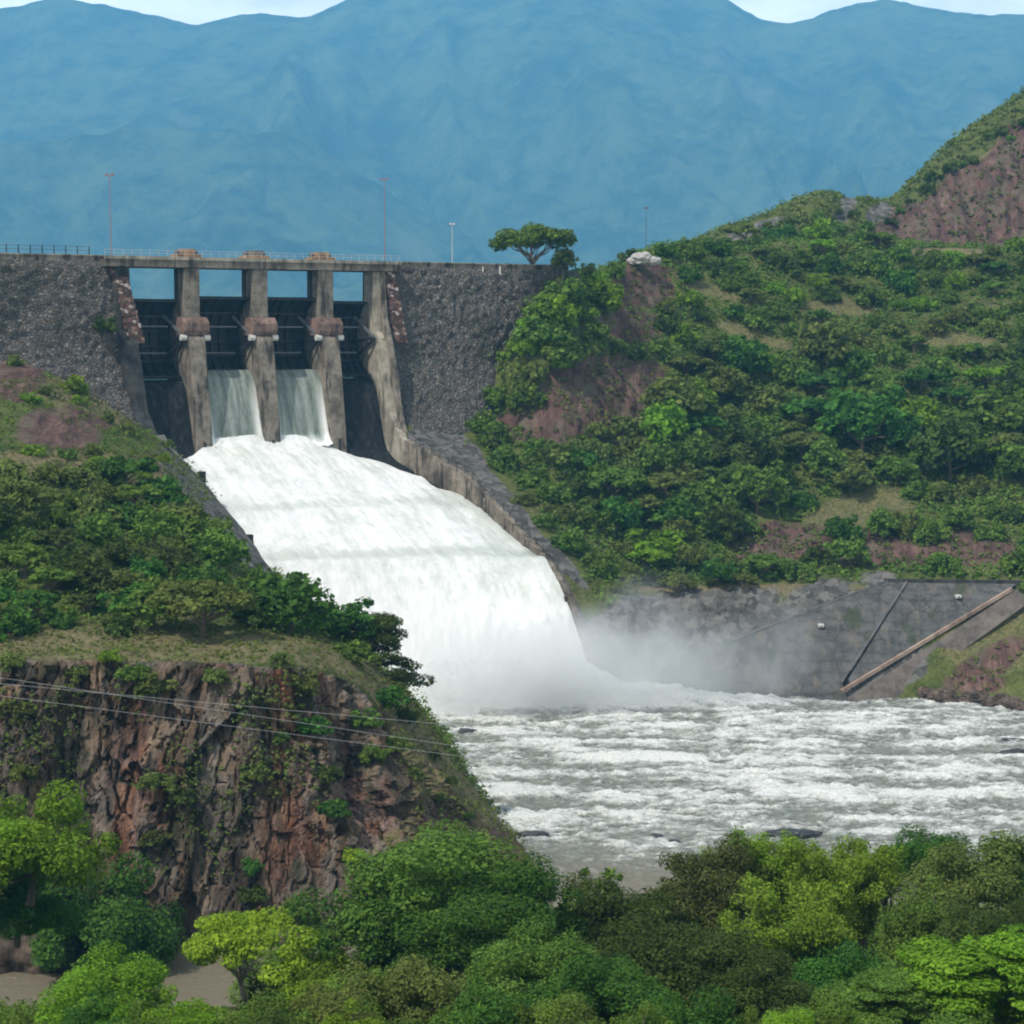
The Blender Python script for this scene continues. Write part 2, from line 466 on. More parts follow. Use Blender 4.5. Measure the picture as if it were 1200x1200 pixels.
# ---- materials of the ground: mask r = bare rock, g = red earth, b = dry grass, a = grey stone
def ground_mat(name, cliff=False):
    m, nt = mat_new(name); n = N(nt)
    p = n.pos()
    at = n('ShaderNodeAttribute', attribute_name='mask')
    sepn = n('ShaderNodeSeparateColor', i={0: at.outputs[0]})
    rock, red, dry, stone = sepn.outputs[0], sepn.outputs[1], sepn.outputs[2], at.outputs[3]
    g1, g2 = n.noise(p, .35, 6, .65), n.noise(p, 2.2, 5, .7)
    green = n.mix(n.fac(n.mix(.5, g1, g2), .35, .65), (.050, .068, .019), (.140, .160, .046))
    dryc = n.mix(n.fac(g2, .35, .7), (.135, .115, .058), (.27, .225, .12))
    c = n.mix(n.fac(n.math('ADD', dry, n.math('MULTIPLY', n.math('SUBTRACT', g2, .5), .7)), .3, .7), green, dryc)
    # red earth with rain gullies running down the slope
    gw = n('ShaderNodeVectorMath', operation='ADD', i={0: p, 1: n('ShaderNodeVectorMath', operation='SCALE', i={0: n('ShaderNodeTexNoise', i={'Vector': p, 'Scale': .12, 'Detail': 3}).outputs[1], 'Scale': 4.0}).outputs[0]}).outputs[0]
    gp = n.map(gw, (.50, .06, .09))
    gl = n.noise(gp, 1.6, 7, .7)
    redc = n.ramp(gl, [(.32, (.040, .024, .022)), (.45, (.098, .052, .044)), (.56, (.155, .080, .064)), (.70, (.27, .175, .135))])
    redc = n.mix(n.fac(n.noise(p, .22, 5, .65), .45, .68), redc, n.mix(g2, (.085, .070, .042), (.19, .15, .10)))
    redc = n('ShaderNodeHueSaturation', i={'Color': redc, 'Saturation': .88, 'Value': n('ShaderNodeMapRange', i={0: g1, 1: .3, 2: .7, 3: .7, 4: 1.25}).outputs[0]}).outputs[0]
    c = n.mix(n.fac(n.math('ADD', red, n.math('MULTIPLY', n.math('SUBTRACT', g2, .5), 1.1)), .35, .6), c, redc)
    # grey stone
    vs = n.vor(p, .9, out=1)
    sv = n('ShaderNodeSeparateColor', i={0: vs}).outputs[0]
    stc = n.mix(n.fac(n.mix(.4, g2, sv), .25, .75), (.062, .060, .056), (.20, .19, .172))
    c = n.mix(n.fac(n.math('ADD', stone, n.math('MULTIPLY', n.math('SUBTRACT', g2, .5), .6)), .35, .6), c, stc)
    # cliff rock: tall streaks of black, rust, buff and grey
    w = n.noise(p, .12, 3, .5)
    sp_ = n('ShaderNodeVectorMath', operation='ADD', i={0: n.map(p, (.36, .36, .045)), 1: n('ShaderNodeCombineXYZ', i={0: w, 1: w, 2: 0.0}).outputs[0]}).outputs[0]
    s1 = n.noise(sp_, 1.3, 8, .68); s2 = n.noise(n.map(p, (.5, .5, .06)), 2.1, 8, .7)
    base = n.ramp(s1, [(.34, (.034, .025, .019)), (.43, (.100, .072, .050)), (.51, (.170, .120, .082)), (.59, (.24, .172, .118)), (.70, (.36, .27, .19))])
    rust = n.ramp(s2, [(.36, (.070, .036, .024)), (.5, (.185, .088, .052)), (.6, (.28, .150, .092)), (.70, (.40, .26, .17))])
    rk = n.mix(n.fac(n.noise(n.map(p, (.22, .22, .035)), 1.0, 5, .6), .50, .60), base, rust)
    grey = n.ramp(s2, [(.36, (.022, .021, .020)), (.5, (.07, .066, .06)), (.62, (.14, .13, .118)), (.72, (.24, .22, .19))])
    rk = n.mix(n.fac(n.noise(n.map(p, (.16, .16, .05)), 1.3, 5, .6), .60, .72), rk, grey)
    crack = n.noise(n.map(p, (1.1, 1.1, .10)), 1.3, 7, .7)
    fv = n('ShaderNodeTexVoronoi', i={'Vector': n('ShaderNodeVectorMath', operation='ADD', i={0: n.map(p, (.55, .55, .16)), 1: n('ShaderNodeVectorMath', operation='SCALE', i={0: n('ShaderNodeTexNoise', i={'Vector': p, 'Scale': .6, 'Detail': 4}).outputs[1], 'Scale': .9}).outputs[0]}).outputs[0], 'Scale': 1.0})
    fcell = n('ShaderNodeSeparateColor', i={0: fv.outputs[1]})
    rk = n('ShaderNodeHueSaturation', i={'Color': rk, 'Value': n('ShaderNodeMapRange', i={0: fcell.outputs[0], 3: .75, 4: 1.25}).outputs[0], 'Saturation': n('ShaderNodeMapRange', i={0: fcell.outputs[1], 3: .6, 4: 1.1}).outputs[0]}).outputs[0]
    rk = n.mix(n.math('MULTIPLY', n.fac(crack, .45, .38), .7), rk, (.016, .013, .011))
    moss = n.fac(n.noise(n.map(p, (.2, .2, .11)), 1.1, 6, .65), .50, .62)
    rk = n.mix(n.math('MULTIPLY', moss, .45), rk, (.046, .060, .022))
    c = n.mix(n.fac(n.math('ADD', rock, n.math('MULTIPLY', n.math('SUBTRACT', g2, .5), .6)), .35, .6), c, rk)
    h = n.math('ADD', n.math('MULTIPLY', s2, 1.2), n.math('ADD', g2, n.math('ADD', gl, crack)))
    n.out(n.principled(c, .95, n.bump(h, .35, .8), .12))
    return m
GROUND = ground_mat('ground')

# ---- the headland with the cliff
hl = [
 [P(-320,1135,174),P(-320,1060,176),P(-320,930,179),P(-320,790,180),P(-320,768,182),P(-320,748,193),P(-320,600,225),P(-320,480,270),P(-320,405,312)],
 [P(-120,1132,174),P(-120,1060,175),P(-120,930,178),P(-120,790,180),P(-120,768,182),P(-120,749,193),P(-120,615,225),P(-120,500,265),P(-120,410,308)],
 [P(0,1132,174),P(0,1060,175),P(0,930,178),P(0,790,180),P(0,770,182),P(0,750,193),P(0,640,222),P(0,540,258),P(0,418,306)],
 [P(70,1132,174),P(70,1055,175),P(70,930,178),P(70,790,180),P(70,771,182),P(70,751,193),P(70,650,222),P(70,555,258),P(70,442,306)],
 [P(130,1132,174),P(130,1050,176),P(130,930,178),P(130,792,180),P(130,772,182),P(130,752,193),P(130,662,222),P(130,572,258),P(130,478,306)],
 [P(225,1130,174),P(225,1045,175.5),P(225,930,178),P(225,795,181),P(225,775,183),P(225,754,193),P(225,680,222),P(225,610,262),P(196,522,311)],
 [P(320,1125,174.5),P(320,1045,176),P(322,930,179),P(325,800,182),P(325,779,184),P(325,756,194),P(325,718,225),P(322,690,258),P(300,638,288)],
 [P(385,1120,175),P(388,1040,178),P(394,930,183),P(400,815,189),P(400,786,193),P(402,762,203),P(402,746,226),P(400,748,250),P(350,742,276)],
 [P(445,1112,176),P(450,1040,180),P(458,950,186),P(462,880,193),P(464,838,199),P(468,815,208),P(470,806,226),P(470,815,246),P(440,815,279)],
 [P(505,1105,178),P(512,1040,183),P(522,975,191),P(526,930,199),P(527,905,206),P(528,890,214),P(528,884,228),P(526,878,248),P(520,855,282)],
 [P(560,1098,180),P(570,1045,187),P(578,1000,197),P(578,975,203),P(575,958,209),P(572,946,216),P(568,938,226),P(562,935,240),P(555,905,262)],
 [P(640,1098,182),P(645,1060,189),P(646,1040,194),P(644,1030,198),P(640,1023,201),P(636,1018,204),P(630,1018,208),P(620,1030,214),P(612,1050,225)],
 [P(720,1130,180),P(722,1120,184),P(720,1110,188),P(715,1105,191),P(710,1100,194),P(705,1098,197),P(700,1098,200),P(690,1105,206),P(680,1110,215)],
]
HL_R = [14, 40, 56, 8, 12, 30, 32, 40]; HL_C = [24, 36, 36, 34, 52, 52, 42, 36, 28, 22, 18, 14]
def hl_disp(G, n, rr, cc):
    face = sstep(.0, .4, rr) * (1 - sstep(3.2, 4.0, rr)) * (1 - sstep(8.2, 10.5, cc))
    q = G * np.array([.16, .16, .035])
    wq = G + fbm(G * .25, 3)[..., None] * 2.0
    c1, e1 = cells(wq * np.array([.20, .20, .05]), 1); c2, e2 = cells(wq * np.array([.55, .55, .13]), 2); c3, e3 = cells(wq * np.array([1.3, 1.3, .35]), 3)
    big = fbm(q, 3, .5); mid = fbm(G * np.array([.5, .5, .10]) + 9, 4, .6, ridged=True)
    small = fbm(G * np.array([1.5, 1.5, .30]) + 30, 4, .6, ridged=True)
    hn = n.copy(); hn[..., 2] *= .3; s = np.sign(-hn[..., 1]); s[s == 0] = 1
    G = G + hn * s[..., None] * (face * (big * 1.8 + (c1 - .5) * 1.9 + (c2 - .5) * 1.0 + (c3 - .5) * .45 + mid * .3 + small * .12 - .5 * sstep(.08, 0, e2)))[..., None]
    rest = 1 - face
    G[..., 2] += rest * (fbm(G * .07 + 4, 4) * 1.0 + fbm(G * .5 + 7, 3) * .25) * sstep(0, 1.0, rr)
    return G
GH, rrH, ccH = patch('headland', hl, HL_R, HL_C, hl_disp)
xH, yH = pix(GH)
mk = np.zeros(GH.shape[:2] + (4,))
mk[..., 0] = (1 - sstep(3.35, 3.9, rrH + .25 * fbm(GH * .25, 3))) * (1 - sstep(7.2, 9.0, ccH + .6 * fbm(GH * .15 + 3, 3)))
slope = sstep(7.2, 8.6, ccH) * (1 - sstep(5.6, 6.3, rrH))
mk[..., 2] = np.clip(slope * (.82 + .35 * fbm(GH * .2, 3)) + (sstep(3.6, 4.0, rrH) * (1 - sstep(5.0, 5.7, rrH))) * .62, 0, 1)
for b in ((455, 930, 50, 70), (520, 955, 60, 40), (590, 985, 50, 40), (440, 850, 30, 30)):
    mk[..., 1] = np.maximum(mk[..., 1], (1 - sstep(.4, 1.1, blob(xH, yH, *b))) * .58 * (rrH < 6))
for b in ((15, 440, 40, 34), (72, 502, 62, 28), (150, 548, 90, 8)):
    mk[..., 1] = np.maximum(mk[..., 1], (1 - sstep(.6, 1.2, blob(xH, yH, *b) + .35 * fbm(GH * .2, 3))) * (rrH > 5))
for b in ((60, 455, 90, 14), (200, 560, 70, 40), (120, 470, 70, 36), (60, 545, 120, 22)):
    mk[..., 2] = np.maximum(mk[..., 2], (1 - sstep(.5, 1.3, blob(xH, yH, *b))) * .8 * (rrH > 5))
mk[..., 3] = np.maximum(mk[..., 3], (1 - sstep(.7, 1.2, blob(xH, yH, 258, 592, 105, 40, .85) + .2 * fbm(GH * .3, 3))) * (rrH > 5))
ground_mesh('headland', GH, mk, GROUND)

# ---- right hillside
def colr(*a): return [P(*q) for q in a]
rh = [
 [W(float(u_right(v)) + .85, v, float(wall_top(v)) - 7.0) for v in (66, 65, 62, 58, 52, 43, 33, 22, 12, 6)],
 [W(float(u_right(v)) + 1.35, v, float(wall_top(v)) - .7 - (3 if v > 64.9 else 0)) for v in (66, 65, 62, 58, 52, 43, 33, 22, 12, 6)],
 colr((735,850,299),(732,818,300),(732,752,302),(725,700,308),(708,662,316),(680,615,325),(640,560,336),(592,515,348),(545,478,358),(525,450,366)),
 colr((775,850,300),(770,820,301),(770,748,305),(768,696,314),(752,648,325),(725,590,338),(690,510,350),(655,430,355),(640,365,359),(648,330,367)),
 colr((830,850,300),(826,822,300),(822,748,305),(818,688,314),(805,640,327),(780,570,343),(750,480,362),(715,395,369),(690,334,374),(690,318,392)),
 colr((890,850,299),(886,823,299),(880,750,305),(872,684,313),(870,648,324),(868,575,346),(850,480,370),(810,380,392),(770,296,408),(770,300,430)),
 colr((1000,850,297),(998,824,298),(998,748,304.5),(1000,681,311.5),(1000,650,322),(1000,565,347),(1000,462,375),(970,370,402),(930,288,428),(930,295,450)),
 colr((1100,855,293),(1100,828,295),(1100,750,303),(1100,681,311),(1100,650,321),(1100,562,346),(1100,462,375),(1080,370,405),(1060,288,432),(1060,300,455)),
 colr((1200,866,285),(1200,839,287.5),(1200,762,299),(1200,694,308),(1200,655,318),(1200,560,345),(1200,462,375),(1200,370,406),(1200,292,434),(1200,305,458)),
 colr((1290,885,275),(1290,855,278),(1290,775,291),(1290,705,302),(1290,655,315),(1290,555,344),(1290,455,375),(1290,360,406),(1290,275,434),(1290,285,458)),
 colr((1420,930,255),(1420,895,258),(1420,800,278),(1420,715,295),(1420,650,312),(1420,550,342),(1420,450,375),(1420,350,406),(1420,255,434),(1420,265,458)),
 colr((1750,1050,225),(1750,1000,228),(1750,850,255),(1750,730,280),(1750,650,305),(1750,540,340),(1750,430,375),(1750,310,406),(1750,210,434),(1750,220,458)),
]
RH_R = [4, 26, 26, 18, 36, 40, 40, 34, 12]; RH_C = [3, 14, 18, 24, 24, 40, 38, 38, 30, 24, 24]
def rh_disp(G, n, rr, cc):
    x, y = pix(G)
    lin = sstep(4.6, 5.4, cc) * (1 - sstep(7.7, 8.2, cc)) * (1 - sstep(2.85, 3.1, rr))       # the lined bank stays even
    k = (1 - lin) * sstep(.8, 1.3, rr) * sstep(1.0, 2.2, cc)
    G[..., 2] += k * (fbm(G * .035 + 2, 4) * 3.2 * sstep(3, 5, rr) + fbm(G * .16 + 5, 4) * .9 + fbm(G * .6, 3) * .25)
    rock = (1 - sstep(4.6, 5.4, cc)) * (1 - sstep(2.8, 3.3, rr)) * sstep(.6, 1.0, rr) * sstep(1.0, 2.2, cc)
    d = n * np.sign(-n[..., 1:2])
    G += d * (rock * (fbm(G * np.array([.3, .3, .22]) + 11, 5, .6, ridged=True) * 1.5))[..., None]
    G[..., 1] -= rock * 1.2 * np.floor(G[..., 2] / 4.0 % 2) * .4
    scar = sstep(.3, .6, np.maximum.reduce([1 - sstep(.7, 1.15, blob(x, y, *b)) for b in ((702,455,92,42,-.15),(640,498,64,30,0),(752,335,42,32,0),(738,382,46,22,0),(1050,642,72,24,0),(920,634,70,24,0),(1140,642,62,24,0))]))
    G[..., 1] += scar * (fbm(G * np.array([.45, .05, .07]) + 2, 4, .6, ridged=True) * 1.5 + fbm(G * .5, 3) * .6) + 0
    return G
GR, rrR, ccR = patch('right_hill', rh, RH_R, RH_C, rh_disp)
xR, yR = pix(GR)
mr = np.zeros(GR.shape[:2] + (4,))
nz = fbm(GR * .15 + 3, 4)
def addm(ch, k, *b, lo=.65, hi=1.15, M=mr, x=xR, y=yR, nn=nz):
    M[..., ch] = np.maximum(M[..., ch], k * (1 - sstep(lo, hi, blob(x, y, *b) + .35 * nn)))
for b in ((702,455,92,42,-.15),(640,498,64,30,0),(752,335,42,32,0),(738,382,46,22,0),(690,490,66,18,0)): addm(1, 1, *b)
for b in ((920,634,70,24,0),(1050,642,72,24,0),(1140,642,62,24,0),(1000,655,200,9,0)): addm(1, .95, *b)
for b in ((1160,775,60,20,-.5),(1140,800,40,16,0)): addm(1, .7, *b)
for b in ((800,325,26,4,.6),(650,487,50,3,0),(1110,295,60,5,0),(930,690,250,6,0)): addm(2, .9, *b)
for b in ((1010,600,90,30,-.2),(880,392,70,14,.3),(980,360,60,14,0),(1120,400,70,14,.1),(830,340,50,12,.3),(1160,740,90,60,0),(760,520,60,20,0)): addm(2, .5, *b)
mr[..., 2] = np.maximum(mr[..., 2], .42 * sstep(.0, .3, fbm(GR * .05 + 12, 3)))
mr[..., 3] = np.maximum(mr[..., 3], (1 - sstep(2.75, 3.05, rrR + .25 * nz)) * (1 - sstep(5.0, 5.7, ccR)))
mr[..., 3] = np.maximum(mr[..., 3], (1 - sstep(1.05, 1.3, rrR + .15 * nz)))
for b in ((1000,745,110,75,0),(930,780,120,40,0)): addm(3, 1, *b)
for b in ((505,515,34,28,0),(525,540,36,22,.7)): addm(3, 1, *b)
for b in ((585,580,125,13,.85),(650,650,60,10,.8),(535,520,50,13,.6)): addm(3, 1, *b)
ground_mesh('hillside', GR, mr, GROUND)

# ---- the higher hill with the red scar behind it
fh = [
 colr((780,420,450),(800,310,480),(790,300,500),(780,300,530)),
 colr((850,400,450),(850,300,478),(845,272,495),(840,276,530)),
 colr((905,400,452),(905,300,480),(900,252,498),(895,262,540)),
 colr((960,400,455),(955,300,480),(958,229,500),(958,240,545)),
 colr((1005,400,455),(1005,300,480),(1005,233,502),(1005,245,545)),
 colr((1045,400,455),(1045,300,480),(1048,236,506),(1048,240,550)),
 colr((1110,400,455),(1110,300,480),(1115,174,515),(1120,175,560)),
 colr((1200,400,455),(1200,300,480),(1205,114,522),(1210,112,570)),
 colr((1330,400,455),(1330,280,480),(1335,30,530),(1340,28,580)),
 colr((1600,400,455),(1600,240,480),(1600,-80,540),(1600,-80,590)),
 colr((2000,400,455),(2000,240,480),(2000,-20,540),(2000,-20,590)),
]
def fh_disp(G, n, rr, cc):
    k = sstep(.2, 1, rr)
    G[..., 2] += k * (fbm(G * .06, 4) * 1.6 + fbm(G * .4, 3) * .45)
    G[..., 1] -= (1 - sstep(1.8, 2.1, rr)) * k * (fbm(G * np.array([.25, .03, .04]), 5, .6, ridged=True) * 2.6 + fbm(G * .3, 3) * .8)
    return G
GF, rrF, ccF = patch('far_hill', fh, [12, 60, 24], [14, 16, 18, 16, 16, 22, 30, 30, 20, 14], fh_disp)
xF, yF = pix(GF)
mf = np.zeros(GF.shape[:2] + (4,)); nf = fbm(GF * .08, 4)
for b in ((1160,240,120,58,-.42),(1240,190,110,70,-.5),(1060,262,40,26,-.3)): addm(1, 1, *b, M=mf, x=xF, y=yF, nn=nf)
for b in ((1110,296,60,8,0),(1140,200,60,8,-.7)): addm(2, .8, *b, M=mf, x=xF, y=yF, nn=nf)
for b in ((885,268,42,7,-.35),(990,245,12,22,.6),(1030,250,20,12,-.5)): addm(3, 1, *b, M=mf, x=xF, y=yF, nn=nf)
ground_mesh('hill', GF, mf, GROUND)

# ---- the near hillside below the camera, and the river bed
yy = np.concatenate([np.linspace(-40, 60, 20), np.linspace(63, 175, 60)]); xx = np.linspace(-140, 140, 110)
X, Y = np.meshgrid(xx, yy)
Z = np.interp(Y, [-40, 0, 30, 60, 90, 120, 150, 163, 175], [54, 47, 36.5, 26, 17.5, 9, 2.2, -1.2, -4])
GN = np.stack([X, Y, Z], -1)
GN[..., 2] += fbm(GN * .06 + 8, 4) * 1.3 * (1 - sstep(140, 160, Y)) - .35 * sstep(-20, -60, X) * (Y < 150)
mn = np.zeros(GN.shape[:2] + (4,)); mn[..., 2] = .15
ground_mesh('bank', GN, mn, GROUND)
me = mesh_np('ground', [(-14000, -2000, -5), (14000, -2000, -5), (14000, 14000, -5), (-14000, 14000, -5)], [(0, 1, 2, 3)])
vcol(me, 'mask', np.tile([0, 0, .3, 0], (4, 1)))
tag(link('ground', me, GROUND), kind='structure')

# ---- distant mountains
sky = np.array([(-900,40),(-500,-30),(-250,20),(-100,-5),(0,10),(40,4),(75,-6),(120,3),(150,8),(200,20),(235,30),(262,22),(290,16),(330,18),(368,20),(400,4),(430,-10),(520,-25),(640,-34),(760,-22),(830,-8),(862,8),(885,22),(915,29),(940,22),(960,14),(1000,4),(1030,-2),(1055,3),(1100,13),(1150,19),(1200,17),(1320,0),(1500,-30),(1700,10),(2100,-20)], float)
mpx = np.linspace(-900, 2100, 420)
prof = np.interp(mpx, sky[:, 0], sky[:, 1])
mt = np.concatenate([np.linspace(0, 1, 150), np.linspace(1.02, 1.3, 14)])
def mountain(mpx, prof, y0, y1, zb, seed, rough):
    A, T = np.meshgrid((mpx - 600) / FPX, mt)
    top = np.array([P(600, q, y1)[2] for q in prof])[None, :]
    Tc = np.minimum(T, 1)
    Y = y0 + (y1 - y0) * T
    X = A * (y0 * .4 + y1 * .6 + (Y - (y0 * .4 + y1 * .6)) * 1.0)
    Z = zb + (top - zb) * Tc**1.12 - np.maximum(T - 1, 0) * (top - zb) * 1.2
    q = np.stack([X, Y * .55, np.zeros_like(X)], -1)
    w = fbm(q * .00045 + seed, 3)
    q2 = q + np.stack([w, w * .5, w * 0], -1) * 900
    rid = fbm(q2 * np.array([.00055, .00042, 1]) + seed, 4, .48, ridged=True)
    gul = fbm(q2 * np.array([.0024, .0009, 1]) + seed + 4, 4, .5, ridged=True)
    fine = fbm(q * .008 + seed, 4, .6, ridged=True)
    env = np.sin(np.pi * np.clip(T, 0, 1)**.8) * .9 + .02
    Z = Z + env * (rid - .72) * rough + env * (gul - .60) * rough * .42 + (.12 + .6 * env) * fine * rough * .035 + fbm(q * .016, 2) * 9 * sstep(.9, 1, T)
    G = np.stack([X, Y, Z], -1)
    return G
def mt_mat(name):
    m, nt = mat_new(name); n = N(nt); p = n.pos()
    f1 = n.noise(p, .004, 9, .7); f2 = n.noise(p, .014, 7, .75)
    c = n.mix(n.fac(n.mix(.45, f1, f2), .40, .60), (.030, .045, .024), (.125, .155, .07))
    c = n.mix(n.fac(n.noise(p, .0022, 5, .6), .58, .7), c, (.145, .15, .085))
    n.out(n.principled(c, .95, n.bump(f2, 22, 1.0), .05)); return m
MT = mt_mat('mountain')
for nm, G in (('mountains', mountain(mpx, prof, 4500, 7500, 30, 3.1, 640)),
              ('foothills', mountain(mpx, np.interp(mpx, [-900,-200,0,100,200,280,340,420,500,560,640,760,900,1100,1300,2100], [120,150,165,160,150,150,162,196,250,290,310,300,315,290,250,200]) + 4 * np.sin(mpx * .031) + 2 * np.sin(mpx * .11), 4900, 5800, 30, 8.7, 230))):
    me = mesh_np(nm, G.reshape(-1, 3), grid_faces(*G.shape[:2])); tag(link(nm, me, MT), kind='structure')

# ------------------------------------------------------------------ the dam (local u across, v downstream, z up)
class DB(MB):
    """like MB, but in dam coordinates"""
    def build(s, name, mat, parent=None, bevel=0):
        s.v = [tuple(W(*p)) for p in s.v]
        if parent is not None:
            o = Vector((0, 0, 0)); q = parent
            while q is not None: o = o + Vector(q.location); q = q.parent
            s.v = [tuple(Vector(p) - o) for p in s.v]
        return link(name, s.mesh(name, bevel), mat, parent)
def dam_thing(name, u, v, z, label, cat, group=None):
    return empty(name, tuple(W(u, v, z)), 0, label, cat, group)

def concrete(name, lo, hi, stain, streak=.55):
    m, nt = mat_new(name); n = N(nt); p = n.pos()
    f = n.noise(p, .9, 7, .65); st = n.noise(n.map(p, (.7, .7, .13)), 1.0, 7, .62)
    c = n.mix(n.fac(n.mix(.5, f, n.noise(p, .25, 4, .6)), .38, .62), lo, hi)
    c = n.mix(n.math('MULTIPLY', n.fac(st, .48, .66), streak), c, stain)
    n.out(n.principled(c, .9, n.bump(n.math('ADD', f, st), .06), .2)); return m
CON = concrete('weathered_concrete', (.105, .089, .070), (.265, .228, .180), (.030, .026, .022), .9)
CON_PALE = concrete('pale_concrete', (.24, .212, .165), (.42, .38, .30), (.075, .064, .05), .8)
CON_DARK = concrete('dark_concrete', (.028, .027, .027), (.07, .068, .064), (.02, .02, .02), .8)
CON_GREY = concrete('grey_lining', (.10, .10, .098), (.17, .168, .162), (.06, .058, .055), .6)
RUST = concrete('rusty_concrete', (.17, .105, .072), (.30, .20, .135), (.07, .05, .04), .7)
HOIST = concrete('orange_paint', (.28, .15, .07), (.50, .33, .19), (.10, .06, .04), .6)
CORB = concrete('stained_corbel', (.12, .082, .066), (.26, .17, .135), (.04, .03, .026), .8)
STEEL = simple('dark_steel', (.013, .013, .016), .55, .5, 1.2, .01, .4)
STEEL_GREY = simple('grey_steel', (.115, .117, .122), .6, .35, 1.5, .01, .4)
PAINT = simple('pale_paint', (.55, .54, .50), .6, .15, 3, .005)
MASTPAINT = simple('reddish_paint', (.30, .16, .14), .6, .2, 3, .005)

def masonry(name):
    m, nt = mat_new(name); n = N(nt); p = n.pos()
    wob = n('ShaderNodeVectorMath', operation='ADD', i={0: p, 1: n('ShaderNodeVectorMath', operation='SCALE', i={0: n('ShaderNodeTexNoise', i={'Vector': p, 'Scale': 1.2}).outputs[1], 'Scale': .5}).outputs[0]}).outputs[0]
    v = n('ShaderNodeTexVoronoi', i={'Vector': wob, 'Scale': 1.7}); cell = n('ShaderNodeSeparateColor', i={0: v.outputs[1]})
    v2 = n('ShaderNodeTexVoronoi', i={'Vector': wob, 'Scale': 3.4}); cell2 = n('ShaderNodeSeparateColor', i={0: v2.outputs[1]})
    e = n.vor(wob, 1.7, 'DISTANCE_TO_EDGE')
    big = n.noise(p, .08, 4, .6)
    k = n.mix(.42, cell.outputs[0], cell2.outputs[0])
    c = n.ramp(k, [(.1, (.105, .098, .090)), (.45, (.155, .145, .132)), (.7, (.205, .19, .17)), (.92, (.30, .275, .245))])
    c = n.mix(n.math('MULTIPLY', n.fac(cell.outputs[1], .7, .9), .5), c, (.15, .10, .078))
    c = n.mix(n.math('MULTIPLY', n.fac(big, .5, .7), .5), c, (.075, .080, .05))
    c = n.mix(n.fac(e, .05, .0), c, (.055, .052, .05))
    h = n.math('ADD', n.fac(e, 0, .3), n.math('MULTIPLY', cell2.outputs[0], .5))
    n.out(n.principled(c, .95, n.bump(h, .45, .9), .15)); return m
MASON = masonry('rubble_masonry')

def bricks(name):
    m, nt = mat_new(name); n = N(nt); p = n.obj()
    v = n('ShaderNodeTexVoronoi', i={'Vector': n.map(p, (1, 1, 1.2)), 'Scale': 1.5}); s = n('ShaderNodeSeparateColor', i={0: v.outputs[1]})
    c = n.ramp(s.outputs[0], [(0, (.10, .06, .05)), (.3, (.20, .10, .085)), (.5, (.30, .19, .15)), (.68, (.14, .10, .08)), (.84, (.52, .44, .38))], 'CONSTANT')
    e = n.vor(n.map(p, (1, 1, 1.2)), 1.5, 'DISTANCE_TO_EDGE')
    c = n.mix(n.fac(e, .06, .0), c, (.06, .05, .045))
    n.out(n.principled(c, .9, n.bump(n.fac(e, 0, .1), .12), .2)); return m
BRICK = bricks('red_and_pale_blocks')

# stone faces either side of the gates: profile v(z)
FZ = np.array([65.2, 62, 58, 50, 46, 40, 33, 25, 15, 0]); FV = np.array([-3, -2.2, -1.4, 0.2, 1.6, 4.4, 8.6, 14, 22, 36])
def dam_face(name, ufun, u_far, label):
    zz = np.linspace(65.2, 0, 170); nu = 260
    t = np.linspace(0, 1, nu)[None, :] ** 1.25
    V = np.interp(zz, FZ[::-1], FV[::-1])
    U = ufun(zz)[:, None] * (1 - t) + u_far * t
    G = W(U, V[:, None] + 0 * U, zz[:, None] + 0 * U)
    d = np.array([math.sin(TH), -math.cos(TH), .25])
    q = G * np.array([1, 1, 1.2])
    G = G + d * ((fbm(q * .75, 3, .6) * .75 + fbm(q * .09, 2) * 1.0) * (sstep(65.2, 64.2, G[..., 2])))[..., None]
    # crest road and back
    back = W(U[0], -9.0, 65.2); back2 = W(U[0], -11.0, -4.0)
    G = np.concatenate([back2[None], back[None], G], 0)
    end0 = G.shape[1]
    me = mesh_np(name, G.reshape(-1, 3), grid_faces(G.shape[0], nu))
    o = link(name, me, MASON); return tag(o, label, 'dam wall'), G
Lw, GDL = dam_face('dam_wall', lambda z: -24.6 + np.clip((65 - z) * .13, 0, 3.9), -230, 'grey rubble stone dam wall with a flat crest beside the first dark gate')
Rw, GDR = dam_face('dam_wall', lambda z: 22.7 + 0 * z + np.clip((50 - z) * .08, 0, 2.2), 63, 'grey rubble stone dam wall running from the spillway into the green hill')

# parapet on each crest
for (ua, ub, lab) in ((-25.4, -230, 'pale low parapet wall on the crest beyond the first gate'), (26.5, 61, 'low pale parapet along the crest leading to the flat topped tree')):
    t = dam_thing('parapet_wall', ua, -3, 65.2, lab, 'wall')
    mb = DB(); mb.box(min(ua, ub), max(ua, ub), -3.9, -3.3, 65.0, 66.0); mb.build('wall_body', CON, t, .05)
    mb = DB(); mb.box(min(ua, ub), max(ua, ub), -4.0, -3.2, 66.003, 66.2); mb.build('coping', CON_PALE, t, .03)

# floor of the chute and its water, profile z(v)
vv = np.linspace(-14, 73, 180); tt = np.linspace(0, 1, 40)
Uf = u_left(vv)[:, None] * (1 - tt) + u_right(vv)[:, None] * tt
Gf = W(Uf, vv[:, None] + 0 * Uf, prof_z(v_eff(Uf, vv[:, None])) - 1.3)
me = mesh_np('chute_floor', Gf.reshape(-1, 3), grid_faces(180, 40))
m, nt = mat_new('wet_chute_concrete'); n = N(nt); p = n.pos()
st = n.noise(n.map(p, (1.6, 1.6, .12)), 1.1, 6, .65)
n.out(n.principled(n.ramp(st, [(.3, (.008, .008, .009)), (.55, (.020, .020, .021)), (.75, (.06, .06, .058))]), .85, n.bump(st, .05), .12))
tag(link('chute_floor', me, m), kind='structure')

